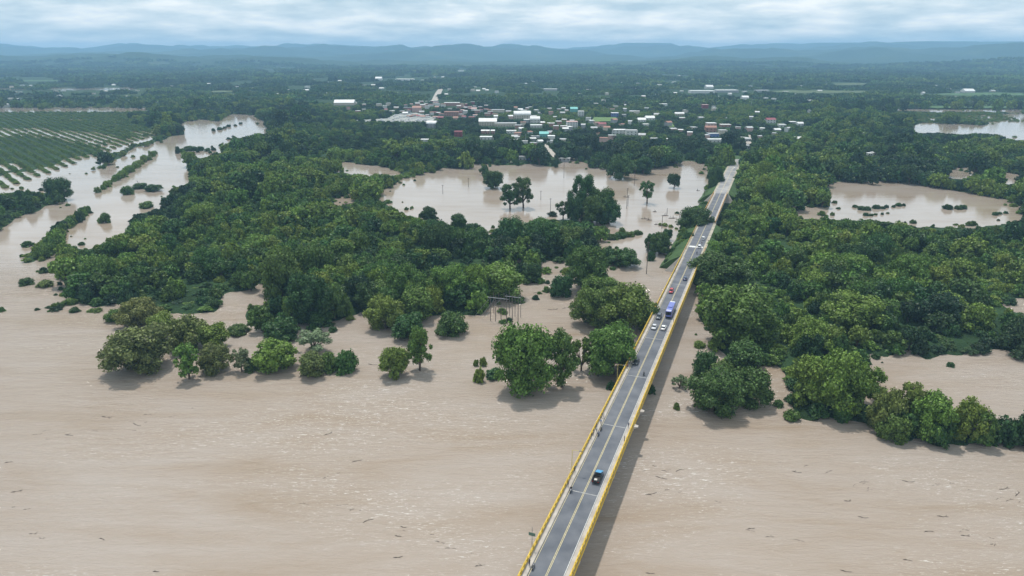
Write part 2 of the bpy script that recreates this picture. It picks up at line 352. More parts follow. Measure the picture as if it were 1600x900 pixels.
for s, d in ((S_E1 + 2, -1), (S_B2 - 2, 1), (S_E2 + 2, -1)):             # paved slopes at the abutments
    mb = MB(); zt = DECK - .3
    mb.loft([[R3(s - d * .5, -5.7, zt, False), R3(s - d * .5, 5.7, zt, False), R3(s - d * .5, 12, -1.5, False), R3(s - d * .5, -12, -1.5, False)],
             [R3(s + d * .5, -5.7, zt, False), R3(s + d * .5, 5.7, zt, False), R3(s + d * 6, 12.5, -1.5, False), R3(s + d * 6, -14.5, -1.5, False)]])
    o = mb.obj('concrete_apron', CONCP); tag(o, kind='structure')
mb = MB(); strip(mb, S_E1 - .2, S_B2 + .2, -3.9, 3.9, -.02); road1 = tag(mb.obj('road', ASPH), kind='structure')
ROADFAR = mat('worn_asphalt', (.20, .20, .21), .9, scale=.12, col2=(.34, .33, .32))
mb = MB(); strip(mb, S_E2 - .2, S_END, -4.0, 4.0, -.02); road2 = tag(mb.obj('road', ROADFAR), kind='structure')
SHO = mat('dusty_shoulder', (.34, .31, .25), .95, var=.25, scale=.3)
for (a, c, r) in ((S_E1, S_B2, road1), (S_E2, S_END, road2)):
    for sg in (-1, 1):
        mb = MB(); strip(mb, a, c, sg * 4.75 - .85, sg * 4.75 + .85, -.05); mb.obj('shoulder', SHO, r)
    mb = MB(); strip(mb, a, c, -.16, -.04, -.012); strip(mb, a, c, .04, .16, -.012); mb.obj('centre_line', LINEY, r)
mb = MB(); strip(mb, 268, 271, -3.7, 3.7, -.012, 3); mb.obj('white_crossing_line', LINEW, road1)
# ------------------------------------------------------------------ the bridge
def bridge(name, label, s0, s1, railmat, s_posts, right_to=None, piers=34.0):
    t = thing(name, label, 'bridge', R3(s0, 0, 0, False)); inv = Vector(R3(s0, 0, 0, False))
    def T(n, s, z): return R3(s, n, z) - inv
    def part(mb, nm, m): return mb.obj(nm, m, t)
    b = MB(); b.box(-5.15, 5.15, s0, s1, -.55, -.30, 0, T); part(b, 'deck_slab', CONC)
    for n in (-4.2, -1.4, 1.4, 4.2):
        b = MB(); b.box(n - .25, n + .25, s0 + .2, s1 - .2, -1.75, -.56, 0, T); part(b, 'girder', CONC)
    b = MB(); b.box(-3.8, 3.8, s0, s1, -.296, -.02, 0, T); part(b, 'carriageway', ASPH)
    for sg in (-1, 1):
        b = MB(); b.box(sg * 4.45 - .645, sg * 4.45 + .645, s0, s1, -.296, .17, 0, T); sw = part(b, 'sidewalk', CONCP)
        b = MB(); b.box(sg * 3.74 - .06, sg * 3.74 + .06, s0, s1, -.015, .2, 0, T); o = b.obj('kerb', CONCP, sw)
        b = MB(); b.box(sg * 3.45 - .06, sg * 3.45 + .06, s0, s1, -.021, -.014, 0, T); part(b, 'edge_line', LINEW if sg > 0 else LINEY)
    for q in (-.14, .14):
        b = MB(); b.box(q - .065, q + .065, s0, s1, -.021, -.013, 0, T); part(b, 'centre_line', LINEY)
    s = s0 + 4
    while s < s1:
        b = MB(); b.box(-3.45, 3.45, s - .16, s + .16, -.021, -.008, 0, T); part(b, 'expansion_joint', mat('joint_mortar', (.30, .30, .30), .9, var=.2))
        s += piers
    # balustrade
    for sg in (-1, 1):
        e1 = s1 if (sg < 0 or right_to is None) else right_to
        for zc, hh in ((.22, .09), (1.0, .13)):
            b = MB(); b.box(sg * 4.95 - .11, sg * 4.95 + .11, s0, e1, .17 + zc - hh, .17 + zc + hh, 0, T); part(b, 'rail', railmat)
        b = MB(); b.box(sg * 5.17 - .03, sg * 5.17 + .12, s0, e1, -.62, .10, 0, T); part(b, 'fascia', YEL if sg > 0 and railmat is YEL else CONCP)
        pm = MB(); pm.box(-.17, .17, -.2, .2, .17, 1.3); pme = pm.mesh('post', railmat)
        rest = MB(); s = s0 + .5
        while s < e1 - .3:
            if s >= s_posts:
                o = link('post', pme, t, R3(s, sg * 4.95, 0) - inv); o.rotation_euler = (0, 0, math.atan2(-DX, DY))
            else:
                rest.box(sg * 4.95 - .17, sg * 4.95 + .17, s - .2, s + .2, .17, 1.3, 0, T)
            s += 2.0
        if rest.v: tag(part(rest, 'more_posts', railmat), kind='stuff')
    s = s0 + piers / 2
    while s < s1 - 6:
        b = MB(); b.box(-4.8, 4.8, s - .7, s + .7, -2.75, -1.76, 0, T); p = part(b, 'pier', CONC)
        for n in (-2.9, 2.9):
            c = MB(); c.tube([R3(s, n, -2.75 + .02) - inv, R3(s, n, -3.0 - 8.5) - inv], .62, 12); c.obj('column', CONC, p, True)
        s += piers
    return t
br = bridge('road_bridge', 'long two-lane concrete road bridge with yellow balustrades crossing the brown river', S_B1, S_E1, YEL, -6.0, S_E1 - 12)
br2 = bridge('short_bridge', 'short concrete bridge with rusty orange rails beyond the grassy embankment', S_B2, S_E2, ORA, S_B2, None, 34)
for s in (75.5, 66.0):                                            # two brackets on the outer side
    b = MB(); inv = R3(S_B1, 0, 0, False)
    b.loft([[R3(s - .9, 5.3, -.6) - inv, R3(s + .9, 5.3, -.6) - inv, R3(s + .9, 5.3, .1) - inv, R3(s - .9, 5.3, .1) - inv], [R3(s - .5, 6.5, -.1) - inv, R3(s + .5, 6.5, -.1) - inv, R3(s + .5, 6.5, .1) - inv, R3(s - .5, 6.5, .1) - inv]])
    b.obj('bracket', CONCP, br)
# guard rail along the embankment between the bridges
def rail_line(s0, s1, n, label):
    t = thing('guard_rail', label, 'guard rail', R3(s0, n, 0, False)); inv = R3(s0, n, 0, False)
    b = MB(); b.tube([R3(s, n, .62) - inv for s in np.arange(s0, s1 + .1, 8)], .16, 4); b.obj('beam', ORA, t)
    s = s0
    while s <= s1:
        b = MB(); q = R3(s, n, 0) - inv; b.box(q.x - .08, q.x + .08, q.y - .08, q.y + .08, q.z - .4, q.z + .75); b.obj('post', ORA, t); s += 4.0
rail_line(S_E1 + 1, S_B2 - 1, -5.2, 'rusty orange guard rail along the grassy embankment')
rail_line(S_E1 - 10, S_E1 + 28, 5.2, 'short pale orange guard rail on the forest side of the road')
# ------------------------------------------------------------------ trees: shapes
def ico(n=1):
    bm = bmesh.new(); bmesh.ops.create_icosphere(bm, subdivisions=n, radius=1.0)
    v = np.array([x.co[:] for x in bm.verts]); f = np.array([[q.index for q in x.verts] for x in bm.faces]); bm.free(); return v, f
ICO_V, ICO_F = ico(1)
def crown_arrays(seed, kind, leaf, dens):
    """lobes of leaf clumps around a dark core, in units of the crown radius; height is scaled to 1"""
    rg = np.random.default_rng(seed)
    if kind == 'bush': h0, nl, zlo = 1.2, 22, .05
    elif kind == 'round': h0, nl, zlo = 1.7, 30, .16
    elif kind == 'tall': h0, nl, zlo = 2.5, 26, .22
    elif kind == 'open': h0, nl, zlo = 1.9, 19, .36
    else: h0, nl, zlo = 1.35, 26, .40                              # wide
    lobes = []
    for i in range(nl):
        t = (i + .5) / nl; z = zlo + (1 - zlo) * (t ** .85) * .9
        q = (z - zlo) / (1 - zlo)
        if kind == 'bush': env = math.sqrt(max(.02, 1 - q * q))
        elif kind == 'tall': env = .35 + .65 * math.sin(math.pi * min(1, q * .8 + .16))
        else: env = math.sqrt(max(.03, 1 - ((q - .42) / .6) ** 2))
        a = i * 2.39996 + rg.uniform(-.6, .6); rad = env * rg.uniform(.3, .86) ** .8
        r = rg.uniform(.14, .36) * (.85 if kind in ('open', 'tall') else 1.0) * (.75 + .4 * (1 - rad))
        lobes.append((rad * math.cos(a), rad * math.sin(a), z * h0 - r * .3, r))
    if kind not in ('open',): lobes.append((0, 0, (zlo + .3) * h0, .45)); 
    lobes = np.array(lobes); V = []; F = []; off = 0
    lobes[:, 2] = np.minimum(lobes[:, 2], h0 - lobes[:, 3] * .9); lobes[:, 2] = np.maximum(lobes[:, 2], lobes[:, 3] * (.35 if kind == 'bush' else .9))
    for (x, y, z, r) in lobes:
        vv = ICO_V * (r * .70) * (1 + .16 * rg.standard_normal((len(ICO_V), 1))) + np.array([x, y, z])
        V.append(vv); F.append(np.column_stack([ICO_F, ICO_F[:, 2]]) + off); off += len(vv)
        n = int(dens * r * r * 12.6 / (leaf * leaf))
        d = rg.standard_normal((n, 3)); d /= np.linalg.norm(d, axis=1, keepdims=True)
        d = d[(d[:, 2] > -.75)]
        rr = r * (.72 + .58 * rg.random(len(d)) ** 1.7)
        P = np.array([x, y, z]) + d * rr[:, None] * np.array([1, 1, .92])
        keep = np.ones(len(P), bool)
        for (x2, y2, z2, r2) in lobes:
            if (x2, y2, z2) == (x, y, z): continue
            keep &= np.linalg.norm(P - np.array([x2, y2, z2]), axis=1) > r2 * .72
        keep &= P[:, 2] > .02
        P = P[keep]; d = d[keep]; n = len(P)
        if n == 0: continue
        nn = d * .75 + np.array([0, 0, .25]) + rg.standard_normal((n, 3)) * .55; nn /= np.linalg.norm(nn, axis=1, keepdims=True)
        a = np.cross(nn, rg.standard_normal((n, 3))); a /= np.linalg.norm(a, axis=1, keepdims=True); b = np.cross(nn, a)
        sz = leaf * rg.uniform(.55, 1.35, (n, 1)); as_ = rg.uniform(.45, .9, (n, 1))
        q = np.stack([P - a * sz, P - b * sz * as_ + nn * sz * .15, P + a * sz, P + b * sz * as_ + nn * sz * .15], 1).reshape(-1, 3)
        V.append(q); F.append(np.arange(n * 4).reshape(-1, 4) + off); off += n * 4
    V = np.concatenate(V); F = np.concatenate(F)
    V[:, 2] /= h0; lobes[:, 2] /= h0
    return V, F, lobes, h0
def mesh_from(name, V, F, mats, mi=None):
    me = bpy.data.meshes.new(name); F = [tuple(f[:3]) if f[2] == f[3] else tuple(f) for f in F.tolist()]
    me.from_pydata(V.tolist(), [], F); 
    for m in mats: me.materials.append(m)
    if mi is not None: me.polygons.foreach_set('material_index', mi)
    me.update(); return me
def trunk_mb(lobes, seed, kind):
    rg = random.Random(seed); b = MB(); fork = .22 if kind != 'bush' else .1
    lean = (rg.uniform(-.08, .08), rg.uniform(-.08, .08))
    r0 = .075 if kind != 'bush' else .05
    b.tube([(0, 0, -.06), (lean[0] * .5, lean[1] * .5, fork * .6), (lean[0], lean[1], fork)], [r0 * 1.2, r0, r0 * .85], 7)
    for (x, y, z, r) in sorted(lobes.tolist(), key=lambda q: -q[3])[:9]:
        m = (lean[0] * .6 + x * .45 + rg.uniform(-.06, .06), lean[1] * .6 + y * .45 + rg.uniform(-.06, .06), fork + (z - fork) * .55)
        b.tube([(lean[0], lean[1], fork - .02), m, (x, y, z)], [r0 * .6, r0 * .38, r0 * .12], 5)
    return b
VAR = {}                                                          # detailed trees for the nearest ones
def variant(kind, k, leaf, dens):
    key = (kind, k, leaf)
    if key not in VAR:
        sd = hash((len(kind), kind[0], k)) % 1000 + 17 * k + len(kind) * 131
        V, F, lobes, h0 = crown_arrays(sd, kind, leaf, dens)
        VAR[key] = (mesh_from('crown', V, F, [LEAF]), trunk_mb(lobes, sd, kind).mesh('trunk', BARK, True))
    return VAR[key]
def stable(s): return sum((i + 3) * ord(c) for i, c in enumerate(s))
def hash(t): return stable(str(t))
def plant_tree(x, y, z, R, H, kind, k, tint, rz, label, group=None, name=None):
    leaf = .042 if R > 8.5 else .058 if R > 5 else (.09 if R > 2.6 else .16)
    cm, tm = variant(kind, k, leaf, .95)
    nm = name or ('shrub' if kind == 'bush' and H < 4 else 'tree')
    t = thing(nm, label, 'shrub' if nm == 'shrub' else 'tree', (x, y, z), rz, group)
    c = link('crown', cm, t); c.scale = (R, R, H); c['tint'] = float(tint)
    q = link('trunk', tm, t); q.scale = (R, R, H)
    return t
# ------------------------------------------------------------------ trees placed one by one: foot x, foot y, top y, crown width (photo pixels), form, tint, words
HAND = [
    (222, 586, 508, 100, 'round', .86, 'broad olive tree standing leftmost in the river, its crown hanging over the water'),
    (220, 512, 464, 62, 'round', .84, 'olive brown tree rising just behind the leftmost flooded tree'),
    (184, 506, 484, 34, 'bush', .5, 'low green shrub at the outer tip of the leftmost flooded cluster'),
    (256, 526, 488, 44, 'round', .7, 'green tree in the middle of the leftmost flooded cluster'),
    (296, 548, 492, 60, 'round', .84, 'yellowish olive tree at the back of the leftmost flooded cluster'),
    (335, 548, 503, 48, 'round', .68, 'fresh green tree behind the shorter olive tree of the leftmost cluster'),
    (296, 593, 534, 38, 'tall', .66, 'narrow green tree standing nearest the open river in the leftmost cluster'),
    (338, 584, 536, 48, 'round', .86, 'rounded olive tree next to the narrow green one in the river'),
    (378, 581, 540, 28, 'tall', .97, 'pale slender willow beside the rounded olive tree'),
    (374, 526, 509, 38, 'bush', .4, 'low dark shrub in the water between two tree clusters'),
    (394, 582, 561, 26, 'bush', .35, 'dark low shrub at the left foot of the bright green flooded tree'),
    (432, 583, 531, 64, 'round', .74, 'bright green spreading tree in the second flooded cluster'),
    (488, 590, 550, 44, 'round', .85, 'brownish olive tree dipping into the water in the second cluster'),
    (490, 553, 515, 54, 'open', 1.0, 'pale feathery willow behind the second flooded cluster'),
    (516, 584, 553, 30, 'bush', .55, 'small green bush between the brownish tree and the end bush'),
    (543, 585, 549, 36, 'bush', .45, 'round blue-green bush ending the second cluster on the river side'),
    (442, 533, 494, 54, 'round', .3, 'dark green tree standing in water before the left forest edge'),
    (500, 513, 486, 46, 'bush', .35, 'dark bushy tree at the left forest edge above the pale willow'),
    (617, 592, 541, 44, 'round', .66, 'green rounded tree on the left of the pair in open river'),
    (656, 580, 506, 40, 'tall', .58, 'tall green tree on the right of the pair in open river'),
    (604, 516, 459, 58, 'round', .78, 'light green tree leaning out from the left forest edge'),
    (640, 532, 489, 50, 'round', .33, 'dark green tree at the foot of the light green leaning tree'),
    (706, 528, 490, 54, 'bush', .38, 'dark rounded bush standing in water left of the pole frame'),
    (744, 573, 562, 9, 'bush', .6, 'tiny leafy bush in the river left of the big flooded tree'),
    (755, 573, 559, 12, 'bush', .66, 'tiny bright bush in the river beside another tiny one'),
    (749, 599, 577, 18, 'bush', .75, 'small light green bush alone in the river'),
    (772, 594, 577, 30, 'bush', .3, 'low dark bush touching the big flooded tree left of the bridge'),
    (821, 617, 507, 92, 'round', .63, 'large green tree standing in the river left of the bridge'),
    (878, 606, 513, 52, 'tall', .5, 'tall dark tree joined to the large green tree left of the bridge'),
    (908, 580, 526, 34, 'open', .55, 'thin green tree between the large flooded tree and the bridge tree'),
    (800, 394, 338, 48, 'round', .33, 'rounded dark tree at the near pond shore below the leggy pair'),
    (846, 400, 341, 62, 'round', .36, 'broad dark tree on the bank left of the tallest pond clump'),
    (892, 400, 352, 50, 'round', .46, 'mid green tree on the bank below the tallest pond clump'),
    (780, 467, 412, 78, 'round', .66, 'broad light green tree just behind the pole frame'),
    (831, 441, 408, 32, 'round', .28, 'dark tree at the channel mouth right of the light green tree'),
    (918, 456, 382, 66, 'round', .42, 'broad green tree on the bank behind the bus clump'),
    (936, 468, 428, 54, 'round', .6, 'light green low tree touching the back of the bus clump'),
    (745, 398, 352, 50, 'round', .4, 'mid green tree behind the near left pond shore'),
    (1130, 612, 566, 52, 'round', .4, 'dark tree filling the middle of the river tip clump'),
    (925, 512, 447, 66, 'round', .52, 'broad green tree forming the left half of the clump beside the bus'),
    (975, 515, 440, 86, 'round', .6, 'broad light green tree in the middle of the clump beside the bus'),
    (1011, 517, 474, 36, 'round', .45, 'small dark tree touching the left balustrade beside the cars'),
    (956, 592, 506, 84, 'round', .6, 'broad green tree beside the street lamp on the left balustrade'),
    (976, 568, 526, 38, 'round', .55, 'green tree whose boughs hang over the left lane of the bridge'),
    (878, 467, 431, 40, 'bush', .25, 'dark round bush standing alone in the channel behind the clump'),
    (1017, 617, 603, 14, 'bush', .2, 'dark bush under the right edge of the bridge'),
    (954, 610, 597, 14, 'bush', .2, 'dark bush under the left edge of the bridge'),
    (1112, 650, 576, 82, 'round', .36, 'broad dark tree at the river tip right of the bridge'),
    (1170, 637, 575, 62, 'round', .38, 'dark green tree on the right of the river tip clump'),
    (1100, 596, 552, 48, 'bush', .33, 'dark bushy tree at the back of the river tip clump'),
    (1061, 607, 586, 24, 'open', .98, 'pale sparse little tree leaning out beside the river tip clump'),
    (1160, 580, 533, 60, 'round', .36, 'rounded dark tree linking the river tip clump to the right forest'),
    (1057, 641, 630, 11, 'bush', .5, 'tiny bush alone in water beside the bridge shadow'),
    (1092, 545, 534, 20, 'bush', .66, 'low bright shrub floating beside the bridge on the right'),
    (1262, 641, 556, 66, 'round', .68, 'light green tree forming the left side of the biggest spit crown'),
    (1300, 648, 541, 92, 'round', .70, 'largest light green spreading tree on the right-hand spit'),
    (1345, 632, 566, 60, 'open', .69, 'light green tree reaching over water at the right of the largest crown'),
    (1215, 637, 626, 18, 'bush', .4, 'small round shrub in water left of the largest spit tree'),
    (1240, 635, 616, 28, 'bush', .3, 'low dark shrub at the left foot of the largest spit tree'),
    (1312, 662, 648, 20, 'bush', .3, 'round dark shrub on the water below the largest spit tree'),
    (1415, 668, 594, 42, 'tall', .80, 'thin-trunked olive tree poking above the spit'),
    (1378, 676, 606, 50, 'round', .82, 'olive tree right of the largest crown on the spit'),
    (1394, 697, 650, 52, 'bush', .5, 'bushy tree on the river side of the thin-trunked spit tree'),
    (1450, 690, 614, 60, 'round', .72, 'bushy green olive tree in the middle of the spit'),
    (1506, 692, 622, 50, 'round', .70, 'tall rounded tree towards the outer end of the spit'),
    (1475, 693, 655, 44, 'bush', .45, 'low bush between two rounded trees on the spit'),
    (1534, 697, 642, 30, 'tall', .5, 'narrow green tree before the dark end of the spit'),
    (1564, 700, 655, 44, 'bush', .2, 'dark low bushy tree near the picture edge of the spit'),
    (1597, 705, 646, 44, 'bush', .15, 'very dark bush cut by the right picture edge on the spit'),
    (1150, 543, 445, 112, 'round', .52, 'big rounded green tree right of the bridge opposite the bus'),
    (1122, 452, 390, 88, 'round', .36, 'big dark tree whose crown hides part of the road'),
    (1330, 522, 456, 92, 'round', .66, 'bright green dome-shaped tree inside the right forest'),
    (1476, 502, 456, 60, 'round', .72, 'bright yellow-green tree in the right forest towards its edge'),
    (1518, 522, 470, 56, 'round', .68, 'bright green tree beside the yellow-green one in the right forest'),
    (1085, 368, 322, 52, 'round', .28, 'dark tree on the left slope of the road embankment'),
    (1074, 391, 363, 24, 'bush', .3, 'dark bush at the water side of the grassy embankment'),
    (1117, 297, 258, 25, 'round', .25, 'dark tree left of the far stretch of road'),
    (1112, 303, 276, 18, 'bush', .3, 'dark bush by the far water corner next to the road'),
    (770, 295, 265, 30, 'round', .3, 'rounded tree standing in the flooded pond, right of a smaller one'),
    (757, 274, 257, 14, 'round', .3, 'small round tree in the flooded pond near its far shore'),
    (797, 327, 283, 30, 'tall', .3, 'leggy dark tree in the pond, left of a pair'),
    (818, 325, 274, 32, 'tall', .36, 'taller leggy tree in the pond, right of a pair'),
    (908, 345, 268, 40, 'tall', .35, 'tallest dark tree of the clump between pond and channel'),
    (938, 347, 290, 46, 'round', .4, 'broad tree leaning right in the clump between pond and channel'),
    (925, 352, 303, 40, 'round', .42, 'middle tree filling the clump between pond and channel'),
    (951, 351, 312, 34, 'round', .3, 'lower right tree of the clump between pond and channel'),
    (896, 352, 305, 26, 'round', .3, 'lower left tree of the clump between pond and channel'),
    (880, 343, 313, 24, 'open', .3, 'short ragged tree left of the tallest pond clump'),
    (968, 280, 239, 40, 'round', .36, 'large tree at the far shore of the pond'),
    (1004, 272, 243, 30, 'round', .25, 'dark tree right of the large one on the far pond shore'),
    (1011, 318, 281, 26, 'open', .45, 'lone spindly tree standing in the pond near the utility poles'),
    (1053, 294, 271, 20, 'wide', .12, 'lone dark tree on a thin bare trunk in the pond'),
    (670, 345, 322, 24, 'round', .2, 'dark round tree at the near left shore of the pond'),
    (716, 362, 333, 28, 'round', .3, 'tree poking above the near shore of the pond'),
    (740, 366, 347, 26, 'round', .22, 'dark tree right of the one poking above the near pond shore'),
    (1041, 417, 405, 10, 'bush', .15, 'small dark bush alone in the channel left of the bridge'),
    (1017, 408, 393, 14, 'bush', .3, 'small round bush in the channel before the tree strip'),
    (1030, 398, 360, 34, 'round', .35, 'leafy tree ending the strip in the channel before the bridge'),
    (1018, 394, 364, 22, 'round', .3, 'dark leafy tree on the left of the small clump in the channel'),
    (1042, 376, 357, 15, 'round', .25, 'small round tree behind the small clump in the channel'),
    (975, 418, 386, 44, 'round', .38, 'green tree in the strip of flooded trees across the channel'),
    (950, 415, 388, 36, 'bush', .3, 'dark bush in the strip of flooded trees across the channel'),
    (165, 349, 333, 18, 'bush', .4, 'round bush alone in the side river below the hedge line'),
    (73, 450, 438, 26, 'bush', .82, 'low yellow-green reed clump off the left forest tip'),
    (112, 478, 468, 24, 'bush', .6, 'small shrub at the lower left corner of the left forest'),
    (3, 488, 480, 10, 'bush', .5, 'tiny bush alone on the river at the left picture edge'),
    (278, 240, 229, 8, 'bush', .15, 'small dark bush alone in the far side river'),
    (220, 296, 288, 24, 'bush', .3, 'dark bush with bare snags beside the side river'),
    (200, 305, 291, 20, 'bush', .45, 'bush on the left end of the snag islet in the side river'),
    (240, 299, 287, 26, 'round', .25, 'dark tree joining the snag islet to the left forest'),
    (230, 326, 316, 26, 'bush', .5, 'low scrub in the small inlet of the left forest'),
    (95, 314, 276, 36, 'round', .3, 'dark tree at the corner of the plantation by the side river'),
]
INDIV = []
BANK_BUSHES = [(s_, n_) for s_ in (258, 266, 275, 283, 292, 301, 311, 320) for n_ in (-10.5 - (s_ % 3),)] + [(448, -10), (460, -11), (476, -10.5), (492, -11)]
                                                      # (apparent size, args) of every tree that may become a thing
for (u, vb, vt, wpx, kind, tint, label) in HAND:
    R_ = wpx / pxm(u, vb) / 2; back = {'bush': .75, 'round': .4}.get(kind, .12) * R_; p = G(u, vb); p.y += back; ub, vb2 = proj(p.x, p.y, 0)
    p.x *= 1 + back / max(p.y, 1); H_ = height_for(float(ub), float(vb2), vt + (.12 * R_ * pxm(u, vb) if kind != 'bush' else 0))
    INDIV.append((9e9, p.x, p.y, -.4, R_ * 1.1, max(H_, .7 * R_) + .4, kind, tint, label, None))
for i, (s_, n_) in enumerate(BANK_BUSHES):
    p = R3(s_, n_, 0, False); INDIV.append((9e9, p.x, p.y, .6, 2.0 + (i * 7 % 5) * .35, 2.6 + (i * 5 % 4) * .8, 'bush', .2 + (i * 3 % 5) * .09, 'shrub growing on the left slope of the road embankment', 'x'))
# hedge lines in the side river: rows of separate bushes
def hedge(p0, p1, n, wpx, hpx, words, tint):
    for i in range(n):
        t = (i + random.uniform(.2, .8)) / n; u = p0[0] + (p1[0] - p0[0]) * t; v = p0[1] + (p1[1] - p0[1]) * t + random.uniform(-1, 1)
        w = wpx * random.uniform(.75, 1.3) * (1 - .35 * t); h = hpx * random.uniform(.8, 1.3) * (1 - .35 * t)
        p = G(u, v); R_ = w / pxm(u, v) / 2; INDIV.append((9e9, p.x, p.y + .6 * R_, -.4, R_, max(.8 * R_, height_for(u, v, v - h) - .5 * R_) + .4, 'bush', tint + random.uniform(-.1, .1), words, words))
hedge((62, 408), (100, 362), 9, 26, 24, 'bush in the lower line of trees along the side river mouth', .6)
hedge((98, 360), (140, 328), 9, 17, 15, 'bush in the upper thinning line along the side river mouth', .62)
hedge((150, 303), (185, 280), 6, 15, 12, 'bush in the short hedge standing mid side river', .72)
hedge((178, 284), (244, 240), 16, 15, 13, 'bush in the long hedge standing mid side river', .66)
hedge((330, 206), (378, 194), 6, 9, 5, 'low bush on the islets at the far end of the side river', .25)
hedge((286, 236), (336, 236), 5, 18, 10, 'bush on the low peninsula of the far side river', .25)
hedge((1345, 330), (1420, 322), 8, 13, 7, 'dark bush standing in the right-hand pond', .2)
hedge((1352, 338), (1390, 334), 5, 9, 5, 'low dark bush along the near side of the right-hand pond', .3)
hedge((1555, 338), (1575, 334), 3, 12, 6, 'low bush in the outer corner of the right-hand pond', .35)
hedge((1030, 352), (1060, 358), 4, 10, 3, 'low grassy tuft by the channel mouth before the embankment tree', .7)
hedge((950, 376), (1006, 366), 8, 22, 12, 'low bush on the drowned bank between pond and channel', .4)
hedge((1480, 328), (1515, 326), 3, 18, 10, 'dark tree standing at the far side of the right-hand pond', .2)
